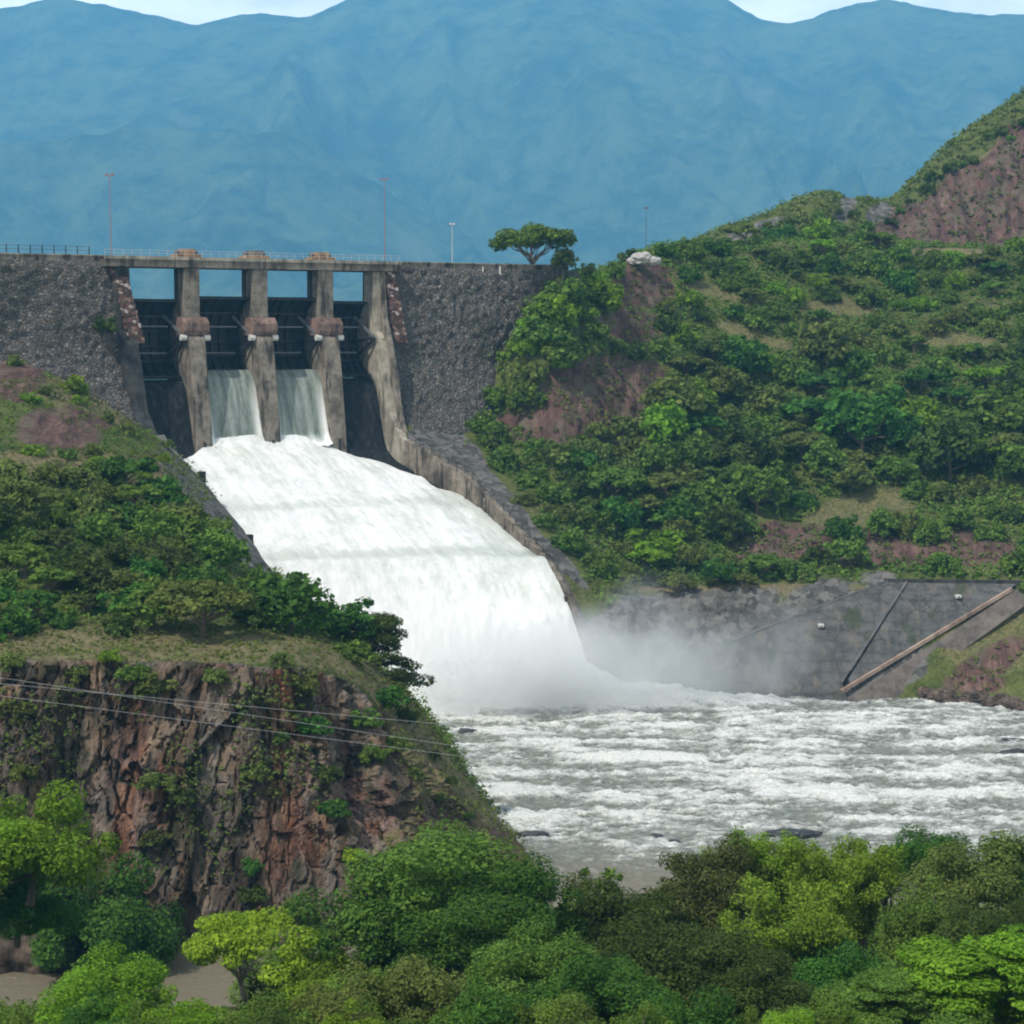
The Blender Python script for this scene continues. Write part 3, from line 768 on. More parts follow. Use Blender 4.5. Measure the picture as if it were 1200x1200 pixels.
# piers
ords = ['first', 'second', 'third', 'fourth']
PU = [-11.9, 0.0, 11.9]
for k, u in enumerate(PU):
    t = dam_thing('spillway_pier', u, 0, 36, f'{ords[k]} tall weathered concrete pier between the gates counted from the bushy headland side', 'pier', 'piers between the spillway gates')
    w = 1.4
    mb = DB(); mb.prism_u([(-9, 34), (-9, 59.4), (-4.6, 59.4), (-4.6, 53.4), (.6, 53.4), (1.2, 52.8), (2.2, 48), (3.0, 43), (3.7, 38), (4.2, 33.2)], u - w, u + w); mb.build('pier_base', CON, t, .25)
    mb = DB(); mb.prism_u([(-3.6, 53.6), (-3.6, 64.3), (-.9, 64.3), (-.9, 57), (-.5, 55.8), (-.5, 53.6)], u - w * .98, u + w * .98); mb.build('column', CON, t, .12)
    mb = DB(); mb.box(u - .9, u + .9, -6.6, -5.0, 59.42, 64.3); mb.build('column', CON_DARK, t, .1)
    mb = DB(); mb.prism_u([(-4.4, 56.4), (-.2, 56.4), (1.0, 55.4), (1.0, 54.2), (.5, 53.42), (-4.4, 53.42)], u - w - .7, u + w + .9); cb = mb.build('corbel', CORB, t, .1)
    for s in (-1, 1):
        mb = DB(); mb.tube([W0 for W0 in ((u + s * (w + .1), .3, 53.1), (u + s * (w + 1.1), .3, 53.1))], .5, 12); mb.build('trunnion', PAINT, cb)
    mb = DB(); mb.box(u - .2, u + .2, 3.75, 4.25, 33.4, 36.4); mb.build('nosing', CON_DARK, t, .06)

# end walls with the stepped block strips
def side_wall(name, inner, thick, v0, v1, mat, parent, lower=4.5, extra=None):
    vs = np.unique(np.concatenate([np.linspace(v0, v1, 60), [x for x in (-4.7, -4.6, -1.2, -.7, 1.2, 8) if v0 < x < v1]]))
    a = inner(vs); b = a + thick
    zt = wall_top(vs) + (extra(vs) if extra else 0); zb = np.minimum(prof_z(vs) - 1.6, zt - .5) - lower
    q = np.stack([W(a, vs, zb), W(a, vs, zt), W(b, vs, zt), W(b, vs, zb)], 1)
    n_ = len(vs); F = []
    for i in range(n_ - 1):
        for j in range(4):
            k = (j + 1) % 4; F.append((i * 4 + j, i * 4 + k, i * 4 + 4 + k, i * 4 + 4 + j))
    F += [(0, 1, 2, 3), (4 * n_ - 1, 4 * n_ - 2, 4 * n_ - 3, 4 * n_ - 4)]
    V = q.reshape(-1, 3) - np.array(parent.location)
    me = bpy.data.meshes.new(name); me.from_pydata(V.tolist(), [], F); me.update()
    import bmesh
    bm = bmesh.new(); bm.from_mesh(me); bmesh.ops.recalc_face_normals(bm, faces=bm.faces); bm.to_mesh(me); bm.free()
    return link(name, me, mat, parent)
t = dam_thing('spillway_end_wall', 23, 0, 36, 'pale beige curved concrete end wall after the fourth gate, flaring into the chute', 'wall')
side_wall('wall_body', u_right, 1.4, -9, 9, CON_PALE, t, 8)
mb = DB(); mb.prism_u([(-2.4, 64.3), (-1.0, 64.3), (.2, 56), (1.9, 52.8), (3.9, 47.5), (5.4, 41), (8.0, 36.0), (7.2, 35.9), (4.6, 41), (3.1, 46.5), (1.0, 52), (-.6, 54)], 22.05, 22.9); mb.build('coping', CON, t)
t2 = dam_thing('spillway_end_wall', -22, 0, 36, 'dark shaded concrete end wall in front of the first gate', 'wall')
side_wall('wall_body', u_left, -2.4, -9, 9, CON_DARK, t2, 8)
def strip(u0, u1, name, label, up):
    s = dam_thing(name, (u0 + u1) / 2, 0, 50, label, 'masonry strip')
    mb = DB()
    for k in range(12):
        z1 = up - k * 1.05; v = np.interp(z1, FZ[::-1], FV[::-1])
        off = (k * .20) * (1 if u0 < 0 else .55)
        mb.box(u0 + off, u1 + off, v - 1.2, v + 1.3 + .05 * (k % 2), z1 - 1.047, z1)
    mb.build('block_steps', BRICK, s, .05)
    mb = DB(); mb.box(u0 - .2, u1 + .2, -5.2, -1.2, up + .003, up + 1.2); mb.build('cap', RUST, s, .1)
strip(-25.2, -22.85, 'stepped_buttress', 'stepped red and white block strip down the stone wall before the first gate', 64.8)
strip(23.0, 25.1, 'stepped_buttress', 'stepped pinkish block strip down the stone wall after the last gate', 64.8)

# service bridge
t = dam_thing('service_bridge', 0, -6, 64.3, 'long flat concrete service bridge across the tops of the gate piers', 'bridge')
mb = DB(); mb.box(-26.5, 26, -7.2, -.6, 64.33, 65.5); mb.build('deck', CON, t, .08)
mb = DB(); mb.box(-26.5, 26, -.9, -.45, 65.503, 66.05); mb.build('kerb', CON_PALE, t, .04)
rail = DB()
for zz in (66.55, 67.0): rail.beam((-26.5, -.65, zz), (26, -.65, zz), .05, .05)
for k in range(36): rail.beam((-26.4 + k * 1.48, -.65, 66.03), (-26.4 + k * 1.48, -.65, 67.0), .05, .05)
rail.build('railing', PAINT, t)
hu = [-11.9, 0, 11.9]
hl_ = ['rusty orange gate hoist housing on the bridge above the first pier', 'brown gate hoist housing on the bridge above the middle pier', 'orange brown gate hoist housing on the bridge above the third pier']
for k, u in enumerate(hu):
    h = dam_thing('hoist_housing', u, -3, 65.5, hl_[k], 'hoist', 'gate hoists on the bridge')
    mb = DB(); mb.box(u - 2.2, u + 1.9, -4.6, -1.2, 65.503, 66.5); mb.build('plinth', HOIST, h, .08)
    mb = DB(); mb.box(u - 1.3, u + 1.1, -4.2, -1.8, 66.503, 67.4); mbx = mb.build('motor_box', HOIST if k != 1 else CON, h, .15)
    for a_, b_ in ((-2.0, -1.35), (1.15, 1.8)):
        mb = DB(); mb.tube([(u + a_, -3.0, 66.9), (u + b_, -3.0, 66.9)], .38, 10); mb.build('drum', STEEL_GREY, mbx)

# gates
GC = [-17.9, -5.95, 5.95, 16.95]; GW = [8.8, 8.9, 8.9, 7.1]; GL = [0, 1.0, 1.0, 0]
glab = ['first dark steel radial gate, shut, beside the shaded end wall', 'second dark steel gate, raised over the greenish water sheet next to the first pier',
        'third dark steel gate, raised over the greenish water sheet next to the third pier', 'fourth dark steel gate, shut, beside the pale end wall']
for k, u in enumerate(GC):
    t = dam_thing('radial_gate', u, -4, 46, glab[k], 'sluice gate', 'steel gates of the spillway')
    hw = GW[k] / 2; zl = 46.4 + GL[k]; zt = 59.3 + .5 * GL[k]
    cz, cv, rr_ = 53.1, .3, 7.0
    zs = np.linspace(zl, zt, 22); vs = cv - np.sqrt(np.maximum(rr_**2 - (zs - cz)**2, 4))
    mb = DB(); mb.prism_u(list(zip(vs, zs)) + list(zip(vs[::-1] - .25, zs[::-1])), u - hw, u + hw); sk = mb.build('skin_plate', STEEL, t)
    mb = DB()
    for z in np.linspace(zl + .4, zt - .3, 6):
        v = cv - math.sqrt(max(rr_**2 - (z - cz)**2, 4)); mb.box(u - hw, u + hw, v + .01, v + .75, z - .14, z + .14)
    mb.build('girder', STEEL, sk)
    mb = DB()
    for q in np.linspace(-hw + .4, hw - .4, 6):
        pts = [(u + q, cv - math.sqrt(max(rr_**2 - (z - cz)**2, 4)) + .35, z) for z in np.linspace(zl + .2, zt - .2, 9)]
        for a, b in zip(pts, pts[1:]): mb.beam(a, b, .16, .6)
    mb.build('stiffener', STEEL, sk)
    for s in (-1, 1):
        for z in (56.6, 52.4, 49.6):
            v = cv - math.sqrt(rr_**2 - (z - cz)**2) + .7
            mb = DB(); mb.beam((u + s * hw * .62, v, z), (u + s * (hw - .1), .1, 53.1), .32, .42); mb.build('arm', STEEL_GREY if z > 55 else STEEL, t)
    for v_, z_ in ((-4.2, 50.6), (-3.2, 54.9)):
        mb = DB(); mb.beam((u - hw * .62, v_, z_), (u + hw * .62, v_, z_), .24, .24); mb.build('brace', STEEL_GREY, t)

# walls of the chute
t = dam_thing('chute_wall', 27, 40, 20, 'long concrete wall down the far side of the white chute, stained and panelled', 'wall')
side_wall('wall_body', lambda v: u_right(v) + .004, 1.3, 8.9, 65, CON, t)
mb = DB()
for v in np.arange(12, 56, 6.1):
    z = float(wall_top(v)); mb.box(float(u_right(v)) - .32, float(u_right(v)) + .0, v - .35, v + .35, float(prof_z(v)) - 2.5, z - .35)
mb.build('buttress', CON, t, .05)
mb = DB(); vs = np.linspace(9, 59, 26)
for a, b in zip(vs, vs[1:]):
    for dz in (.55, 1.05): mb.beam((float(u_right(a)) + .6, a, float(wall_top(a)) + dz), (float(u_right(b)) + .6, b, float(wall_top(b)) + dz), .07, .07)
    mb.beam((float(u_right(a)) + .6, a, float(wall_top(a)) - .05), (float(u_right(a)) + .6, a, float(wall_top(a)) + 1.05), .08, .08)
mb.build('railing', CON_DARK, t)
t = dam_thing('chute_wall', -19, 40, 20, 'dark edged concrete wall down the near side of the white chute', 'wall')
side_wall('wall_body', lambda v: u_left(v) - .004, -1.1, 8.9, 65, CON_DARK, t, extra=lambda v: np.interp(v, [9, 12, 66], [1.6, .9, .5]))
mb = DB(); vs = np.linspace(9, 51, 24)
for a, b in zip(vs, vs[1:]):
    za, zb_ = (float(wall_top(x) + np.interp(x, [9, 12, 66], [1.6, .9, .5])) for x in (a, b))
    mb.beam((-21.3, a, za + .15), (-21.3, b, zb_ + .15), 1.4, .3)
mb.build('coping', CON_GREY, t)
for k, v in enumerate((24.0, 42.0)):
    z = float(wall_top(v)) + .8
    s = dam_thing('gauge_post_pair', -21.2, v, z, ['pair of dark concrete posts on the near chute wall, higher, close to the gates', 'pair of dark concrete posts lower down on the near chute wall'][k], 'posts')
    for dv, du in ((-.9, -.9), (.9, .5)):
        mb = DB(); mb.box(-21.7 + du, -20.7 + du, v + dv - .5, v + dv + .5, z - 1.2, z + 1.5); mb.build('post', CON_DARK, s, .08)
    mb = DB(); mb.box(-22.6, -20.2, v - 1.5, v + 1.5, z + .1, z + .5); mb.build('crossbar', CON_DARK, s, .05)

# tall thin masts, and the fence on the crest
def mast(px, ytop, ybase, Y, r, label, mat, arm):
    b, tp = P(px, ybase, Y), P(px, ytop, Y)
    h = tp[2] - b[2]
    t = empty('mast', tuple(b), 0, label, 'mast', 'thin masts on the dam crest')
    mb = MB(); mb.tube([(0, 0, -1.2), (0, 0, h * .5), (0, 0, h)], [r, r * .8, r * .5], 8); mb.build('pole', mat, t)
    mb = MB(); mb.beam((-arm, 0, h * .97), (arm, 0, h * .97), .09, .09); mb.box(-arm - .2, -arm + .2, -.15, .15, h * .97 + .05, h * .97 + .35); mb.box(arm - .2, arm + .2, -.15, .15, h * .97 + .05, h * .97 + .35); mb.build('lamp_arm', mat, t)
mast(130, 203, 303, 330, .09, 'tall reddish mast on the crest beside the first gate', MASTPAINT, .5)
mast(451, 208, 310, 362, .09, 'tall reddish mast on the crest after the last gate', MASTPAINT, .5)
mast(530, 262, 314, 368, .09, 'short pale mast on the crest halfway to the flat topped tree', PAINT, .3)
mast(757, 243, 300, 420, .08, 'faint slim mast on the hilltop next to the pale boulders', STEEL_GREY, .3)
fz = dam_thing('crest_fence', -34, -4.5, 65.2, 'thin wire fence on posts along the grassy crest of the stone wall', 'fence')
for u in np.arange(-60, -27, 1.9):
    mb = DB(); mb.beam((u, -4.6, 65.1), (u, -4.6, 67.6), .13, .13); mb.build('post', CON_DARK, fz)
for dz in (66.9, 67.5):
    mb = DB(); mb.beam((-60, -4.6, dz), (-28, -4.6, dz), .07, .07); mb.build('wire', STEEL_GREY, fz)
for k, (px, py) in enumerate(((502, 313), (566, 313), (586, 312), (148, 300))):
    b = P(px, py + 2, 352 + .06 * (px - 400))
    t = empty('marker_post', tuple(b), 0, ['squat white marker post on the crest nearest the last gate', 'white marker post on the crest midway along the parapet', 'white marker post on the crest nearest the flat topped tree', 'small white marker post on the bridge end above the red block strip'][k], 'post')
    mb = MB(); mb.box(-.13, .13, -.13, .13, -1.2, .35); mb.build('shaft', PAINT, t, .08)
    mb = MB(); mb.box(-.18, .18, -.18, .18, .353, .5); mb.build('cap', CON_PALE, t, .04)

# reservoir
res = W(np.array([-230, 60, 60, -900, -900]), np.array([-12, -12, -120, -120, -12]), 58.0)
m, nt = mat_new('still_water'); n = N(nt); n.out(n.principled((.03, .06, .065), .08, n.bump(n.noise(n.pos(), .6, 3), .05), .5))
rr0 = W(np.array([-230, 60, -900, 60]), np.array([-12.5, -12.5, -2300, -2300]), 58.0)
tag(link('reservoir', mesh_np('reservoir', rr0[[0, 1, 3, 2]], [(0, 1, 2, 3)], False), m), kind='structure')

# ------------------------------------------------------------------ lined bank on the right
def bank_pt(px, py, lift=.35):
    d = np.interp(py, [681, 748, 824], [311.5, 304.5, 298.0]) - np.interp(px, [1000, 1100, 1200], [0, .6, 3.4]) * 1.0
    return P(px, py, d - lift)
def quad_slab(name, c, mat, nr=20, nc=20, lift=.35, parent=None, rough=.05):
    c = [np.array(q, float) for q in c]; V = []
    s, t = np.meshgrid(np.linspace(0, 1, nc), np.linspace(0, 1, nr))
    q = (1 - t)[..., None] * ((1 - s)[..., None] * c[0] + s[..., None] * c[1]) + t[..., None] * ((1 - s)[..., None] * c[3] + s[..., None] * c[2])
    G = np.stack([bank_pt(a, b, lift) for a, b in q.reshape(-1, 2)]).reshape(nr, nc, 3)
    G[..., 2] += fbm(G * .3, 3) * rough
    Bk = G + np.array([0, 1.6, -1.2])
    V = np.concatenate([G.reshape(-1, 3), Bk.reshape(-1, 3)]); f = grid_faces(nr, nc); nn = nr * nc
    F = [tuple(x) for x in f] + [tuple(x[::-1] + nn) for x in f]
    ring = [i for i in range(nc)] + [r * nc + nc - 1 for r in range(1, nr)] + [(nr - 1) * nc + i for i in range(nc - 2, -1, -1)] + [r * nc for r in range(nr - 2, 0, -1)]
    for a, b in zip(ring, ring[1:] + ring[:1]): F.append((a, b, b + nn, a + nn))
    me = bpy.data.meshes.new(name); me.from_pydata(V.tolist(), [], F); me.update()
    return link(name, me, mat, parent)
def lining_mat():
    m, nt = mat_new('bank_lining'); n = N(nt); p = n.pos()
    f = n.noise(p, .5, 7, .65); st = n.noise(n.map(p, (.5, .3, .3)), 1.2, 5, .6)
    rows = n('ShaderNodeTexWave', wave_type='BANDS', bands_direction='Z', i={'Vector': p, 'Scale': .22, 'Distortion': 5.0, 'Detail': 5}).outputs[1]
    c = n.mix(n.fac(f, .3, .7), (.060, .061, .062), (.125, .124, .12))
    c = n.mix(n.math('MULTIPLY', n.fac(rows, .75, 1.0), .35), c, (.045, .044, .043))
    c = n.mix(n.math('MULTIPLY', n.fac(st, .50, .66), .6), c, (.17, .145, .115))
    cr = n.vor(n('ShaderNodeVectorMath', operation='ADD', i={0: p, 1: n('ShaderNodeVectorMath', operation='SCALE', i={0: n('ShaderNodeTexNoise', i={'Vector': p, 'Scale': .7, 'Detail': 5}).outputs[1], 'Scale': 2.0}).outputs[0]}).outputs[0], .22, 'DISTANCE_TO_EDGE')
    c = n.mix(n.math('MULTIPLY', n.fac(cr, .03, .0), .7), c, (.035, .036, .03))
    c = n.mix(n.math('MULTIPLY', n.fac(n.noise(n.map(p, (.5, .25, .25)), .6, 6, .7), .54, .66), .7), c, (.045, .055, .026))
    n.out(n.principled(c, .9, n.bump(f, .15), .2)); return m
LIN = lining_mat()
STRIP = concrete('brown_grey_concrete', (.095, .080, .070), (.165, .140, .120), (.05, .045, .04), .6)
BEAM = concrete('tan_concrete', (.26, .18, .14), (.40, .30, .235), (.12, .085, .065), .6)
bt = empty('bank_revetment', (0, 0, 0), 0, 'dark grey concrete lining on the sloping bank across the rapids', 'revetment')
quad_slab('lining_panel', [(858, 748), (1040, 681), (1050, 681), (905, 826)][0:0] or [(948, 714), (1042, 681), (1062, 681), (986, 802)], LIN, 24, 10, 1.1, bt)
quad_slab('lining_panel', [(1066, 681), (1192, 684), (1000, 806), (994, 796)], LIN, 24, 20, 1.0, bt)
quad_slab('lining_panel', [(800, 768), (957, 711), (998, 834), (800, 836)], LIN, 24, 24, 1.05, bt)
quad_slab('lower_strip', [(1192, 690), (1206, 706), (1030, 832), (975, 832)], STRIP, 24, 8, .9, bt)
def bank_beam(name, a, b, w, h, mat, lift, parent):
    mb = MB(); pts = [bank_pt(a[0] + (b[0] - a[0]) * t, a[1] + (b[1] - a[1]) * t, lift) for t in np.linspace(0, 1, 12)]
    for p, q in zip(pts, pts[1:]): mb.beam(p, q, w, h)
    return mb.build(name, mat, parent)
bank_beam('stair_beam', (1186, 690), (986, 810), .55, .5, BEAM, 1.05, bt)
bank_beam('joint_beam', (1063, 682), (996, 786), .3, .3, CON_GREY, 1.1, bt)
bank_beam('edge_beam', (1040, 680.5), (856, 752), .3, .3, CON_GREY, 1.1, bt)
bank_beam('top_kerb', (1036, 680), (1196, 682), .5, .5, CON_DARK, 1.0, bt)
for k, (px, py) in enumerate(((962, 733), (1123, 699))):
    b = bank_pt(px, py, 1.35); me = bpy.data.meshes.new('outlet_block')
    t = empty('outlet_block', tuple(b), 0, ['small white block low on the dark bank lining', 'small white block high on the dark bank lining'][k], 'block')
    mb = MB(); mb.box(-.42, .42, -.5, .6, -.24, .24); mb.build('block_body', PAINT, t, .12)
    mb = MB(); mb.tube([(0, -.45, 0), (0, -.7, 0)], .12, 10); mb.build('pipe_mouth', CON_GREY, t)

# ------------------------------------------------------------------ water
def scal(me, name, a):
    at = me.attributes.new(name, 'FLOAT', 'POINT'); at.data.foreach_set('value', np.asarray(a, np.float32).ravel())
def vec(me, name, a):
    at = me.attributes.new(name, 'FLOAT_VECTOR', 'POINT'); at.data.foreach_set('vector', np.asarray(a, np.float32).ravel())
arc_v = np.linspace(-6, 73, 600); arc_s = np.concatenate([[0], np.cumsum(np.hypot(np.diff(arc_v), np.diff(prof_z(arc_v))))])
chV, chF, chFoam, chFlow, nbase = [], [], [], [], 0
def sheet(v0, v1, nv, nu, lfun, rfun, zfun, foamfun):
    global nbase
    v = np.linspace(v0, v1, nv); t = np.linspace(0, 1, nu)[None, :]
    l, r = lfun(v)[:, None], rfun(v)[:, None]
    U = l * (1 - t) + r * t; Vv = v[:, None] + 0 * U; T = t + 0 * U
    S = np.interp(Vv, arc_v, arc_s)
    Z = zfun(U, Vv, T, S)
    chV.append(W(U, Vv, Z).reshape(-1, 3)); chF.append(grid_faces(nv, nu) + nbase); nbase += U.size
    chFoam.append(foamfun(U, Vv, T, S).ravel()); chFlow.append(np.stack([U, S, 0 * U], -1).reshape(-1, 3))
def fall_z(U, V, T, S):
    st = fbm(np.stack([U * 1.1, S * .10, 0 * U], -1), 4)
    return prof_z(V) + .25 + .22 * st * sstep(-2, 3, V) + .35 * sstep(.10, 0, np.minimum(T, 1 - T)) * sstep(0, 3, V)
def fall_f(U, V, T, S):
    st = fbm(np.stack([U * .9 + 5, S * .09, 0 * U], -1), 4)
    return np.clip(.10 + .28 * st + .95 * sstep(.13, .0, T + .03 * st) * sstep(0, 2, V) * .6 + .9 * sstep(.20, .02, 1 - T + .06 * st) * sstep(-1, 2.0, V) + sstep(2.6, 4.0, V + st * .5), 0, 1)
sheet(-5, 4.6, 70, 80, lambda v: 0 * v - 10.48, lambda v: 0 * v - 1.42, fall_z, fall_f)
sheet(-5, 4.6, 70, 80, lambda v: 0 * v + 1.42, lambda v: 0 * v + 10.48, fall_z, fall_f)
def main_l(v): return np.interp(v, [3, 5, 8, 12, 80], [-11.4, -14.6, -19.2, -20.68, -20.68])
def main_r(v): return np.minimum(np.interp(v, [3, 5, 9, 16, 23, 80], [10.6, 13.2, 18.5, 22.8, 24.75, 25.08]), u_right(v) - .01)
def main_z(U, V, T, S):
    e = np.minimum(T, 1 - T)
    q = np.stack([U * .16, S * .07, 0 * U], -1)
    big = fbm(q, 3, .5); fine = fbm(np.stack([U * .8, S * .35, 0 * U + 3], -1), 4, .6)
    roll = np.exp(-((V - 51 + .06 * U) / 2.2)**2) * .5 + np.exp(-((V - 30 - 1.2 * big) / 3)**2) * .30 + np.exp(-((V - 14 - big) / 2.5)**2) * .25
    E = v_eff(U, V)
    lipn = fbm(np.stack([U * .10, V * .05, 0 * U + 7], -1), 3)
    roll = np.exp(-((E - 48.3 - 2.2 * lipn) / 1.6)**2) * (.45 + .7 * lipn) + np.exp(-((E - 30 - 1.5 * big) / 1.8)**2) * .35 + np.exp(-((E - 16 - big) / 1.8)**2) * .3
    spl = np.abs(fbm(np.stack([U * .35, S * .30, 0 * U + 5], -1), 4, .6))
    z = prof_z(E) + .35 + big * .45 + fine * .20 + roll + spl * (.14 + .9 * sstep(49, 56, E)) - .9 * sstep(.72, 1, T) * (1 - sstep(44, 56, V))
    z += .7 * np.exp(-((V - 8) / 5)**2) * sstep(0, .4, e)
    z -= 1.6 * sstep(.045, 0, e) * (1 - sstep(16, 22, V))
    return z + sstep(55, 72, V) * fine * .8
def main_f(U, V, T, S):
    st = fbm(np.stack([U * .5, S * .05, 0 * U + 9], -1), 4)
    E = v_eff(U, V); cl = fbm(np.stack([U * .16, S * .16, 0 * U + 2], -1), 4, .6)
    return np.clip(.86 + .24 * st + .26 * cl - .26 * np.exp(-((E - 46.0 - 2.5 * cl) / 2.2)**2) - .16 * np.exp(-((E - 27 - 2 * cl) / 1.8)**2) - .22 * sstep(.8, 1, T) * (E > 20) + .25 * sstep(50, 60, E), 0, 1)
sheet(3.0, 71.5, 330, 230, main_l, main_r, main_z, main_f)
me = mesh_np('spillway_water', np.concatenate(chV), np.concatenate(chF))
scal(me, 'foam', np.concatenate(chFoam)); vec(me, 'flow', np.concatenate(chFlow))
m, nt = mat_new('white_water'); n = N(nt)
fl = n.attr('flow', 1); fo = n.attr('foam', 2)
s1 = n.noise(n.map(fl, (1.9, .17, 1)), 1.0, 6, .7); s2 = n.noise(n.map(fl, (5, .8, 1)), 1.0, 5, .7)
i1 = n.noise(n.map(fl, (.8, .45, 1)), 1.0, 7, .68); i2 = n.noise(n.map(fl, (2.6, 1.5, 1)), 1.0, 5, .7)
wf = n.fac(fo, .45, .75)
ss = n.mix(wf, n.mix(.45, s1, s2), n.mix(.4, i1, i2))
f = n.math('ADD', fo, n.math('MULTIPLY', n.math('SUBTRACT', ss, .5), 1.0))
c = n.ramp(f, [(.0, (.13, .155, .13)), (.2, (.28, .315, .275)), (.45, (.46, .49, .445)), (.72, (.60, .615, .575)), (.95, (.80, .80, .77))])
n.out(n.principled(c, n('ShaderNodeMapRange', i={0: fo, 3: .25, 4: .9}).outputs[0], n.bump(ss, .20, .7), .3))
tag(link('spillway_water', me, m), kind='structure')

# ---- the river: rapids below the spillway, brown slack water under the cliff
xs = np.concatenate([np.linspace(-220, -62, 60), np.linspace(-60, 110, 520), np.linspace(112, 260, 50)])
ys = np.concatenate([np.linspace(130, 183, 90), np.linspace(183.3, 312, 400)])
X, Y = np.meshgrid(xs, ys)
q = np.stack([X, Y, 0 * X], -1)
q = q + np.stack([fbm(q * .06 + 70, 3) * 7, fbm(q * .08 + 80, 3) * 3.5 + .10 * X, 0 * X], -1)
wild = sstep(186, 215, Y) * sstep(-70, -20, X + (Y - 200) * .35)
calm = 1 - wild
w1 = fbm(q * np.array([.050, .125, 1]) + 2, 4, .55); w2 = fbm(q * np.array([.20, .42, 1]) + 8, 4, .6, ridged=True); w3 = fbm(q * np.array([.7, 1.0, 1]), 3)
bmod = .35 + .9 * sstep(-.25, .45, fbm(q * np.array([.085, .06, 1]) + 31, 3))
band = bmod * sum(a * np.exp(-((Y - y0 - 3.0 * noise(np.stack([X * .05 + y0, 0 * X, 0 * X], -1)) - .03 * X) / s)**2) for y0, s, a in ((232, 2.6, .9), (243, 1.6, .45), (252, 1.8, .6), (262, 1.8, .55), (272, 1.8, .5), (219, 1.4, .4), (281, 2.2, .5)))
near_fall = sstep(283, 292, Y) * sstep(45, 15, X) * sstep(-45, -20, X)
pk = np.abs(fbm(q * np.array([.33, .55, 1]) + 90, 4, .6))
h = wild * (w1 * 1.1 + w2 * .62 + w3 * .25 + band * .65 + pk * .7) + near_fall * (1.0 + 2.2 * np.abs(w1) + w2 * .8) + calm * w3 * .035
foam = wild * (band * .60 + .62 * w2 + .70 * w1 + .6 * pk - .08 + .60 * fbm(q * np.array([.10, .35, 1]) + 20, 4) + .06) + near_fall * .8 + calm * (.33 * sstep(.1, .5, fbm(q * np.array([.10, .5, 1]) + 40, 4)) )
me = mesh_np('river', np.stack([X, Y, h], -1).reshape(-1, 3), grid_faces(*X.shape))
scal(me, 'foam', np.clip(foam, 0, 1)); scal(me, 'mud', calm)
m, nt = mat_new('rapids'); n = N(nt); p = n.pos()
fo = n.attr('foam', 2); mud = n.attr('mud', 2)
f1 = n.noise(n.map(p, (.55, 1.0, 1)), 1.4, 8, .72); f2 = n.noise(p, 3.2, 5, .7)
f = n.math('ADD', fo, n.math('MULTIPLY', n.math('SUBTRACT', n.mix(.35, f1, f2), .5), 1.9))
wat = n.mix(mud, n.mix(n.fac(f1, .35, .65), (.150, .158, .132), (.275, .288, .246)), (.225, .192, .130))
c = n.mix(n.fac(f, .22, .85), wat, n.mix(n.fac(f2, .3, .7), (.60, .61, .56), (.84, .84, .81)))
n.out(n.principled(c, n('ShaderNodeMapRange', i={0: f, 1: .2, 2: .6, 3: .22, 4: .9}).outputs[0], n.bump(n.math('ADD', f1, f2), .28, .8), .4))
tag(link('river', me, m), kind='structure')

# ---- the boil of foam where the chute lands
uu, vv_ = np.meshgrid(np.linspace(-23, 40, 300), np.linspace(40, 86, 230))
Gq = W(uu, vv_, 0 * uu)
lump = fbm(Gq * .14 + 3, 4, .55); puff = np.abs(fbm(Gq * .55 + 9, 4, .55)); fz_ = np.abs(fbm(Gq * 1.6, 3, .6))
vq = vv_ * 0 + 63.5 / (1 + .30 * (25 - np.minimum(uu, 25)) / 46); dv = vv_ - vq
ridge = np.exp(-(dv / np.where(dv < 0, 3.2, 6.0))**2) * (1 - .88 * sstep(19, 37, uu + 3 * lump)) * sstep(-6.5, -3, dv)
Gq[..., 2] = -.8 + ridge * (7.2 + 3.0 * lump + 1.2 * puff + .25 * fz_) + .6 * puff
me = mesh_np('foam', Gq.reshape(-1, 3), grid_faces(*uu.shape))
m, nt = mat_new('foam_white'); n = N(nt); p = n.pos()
f1 = n.noise(p, .8, 7, .7)
n.out(n.principled(n.mix(n.fac(f1, .3, .65), (.66, .67, .64), (.80, .805, .785)), .95, n.bump(f1, .25, .5), .1))
tag(link('foam', me, m), kind='stuff')

# ---- spray over the plunge
def spray(name, c, rad, dens, col, seed, label, nscale=1.3, edge=.9):
    import bmesh
    bm = bmesh.new(); bmesh.ops.create_icosphere(bm, subdivisions=4, radius=1.0)
    me = bpy.data.meshes.new(name); bm.to_mesh(me); bm.free()
    o = link(name, me); o.location = tuple(c); o.scale = rad
    m, nt = mat_new(name); n = N(nt); ob = n.obj()
    ln = n('ShaderNodeVectorMath', operation='LENGTH', i={0: ob}).outputs['Value']
    off = n('ShaderNodeVectorMath', operation='ADD', i={0: n.map(ob, (rad[0] * .07, rad[1] * .07, rad[2] * .07)), 1: (seed, 0, 0)}).outputs[0]
    nz = n.noise(off, nscale, 4, .6)
    d = n.math('ADD', n.math('SUBTRACT', edge, ln), n.math('MULTIPLY', n.math('SUBTRACT', nz, .5), 1.3))
    d = n.math('MULTIPLY', n.fac(d, 0, .85), dens)
    n.set(n('ShaderNodeOutputMaterial'), 'Volume', n('ShaderNodeVolumePrincipled', i={'Color': col, 'Density': d, 'Anisotropy': .1}).outputs[0])
    me.materials.append(m)
    return tag(o, label, 'spray', None, 'stuff')
spray('spray', P(612, 788, 285), (29, 10, 10.5), .20, (.97, .98, .98), 1.0, 'dense white spray boiling up at the foot of the chute')
spray('spray', P(758, 776, 290), (30, 10, 14), .11, (.95, .97, .98), 5.0, 'thin drifting mist between the chute foot and the dark bank lining')

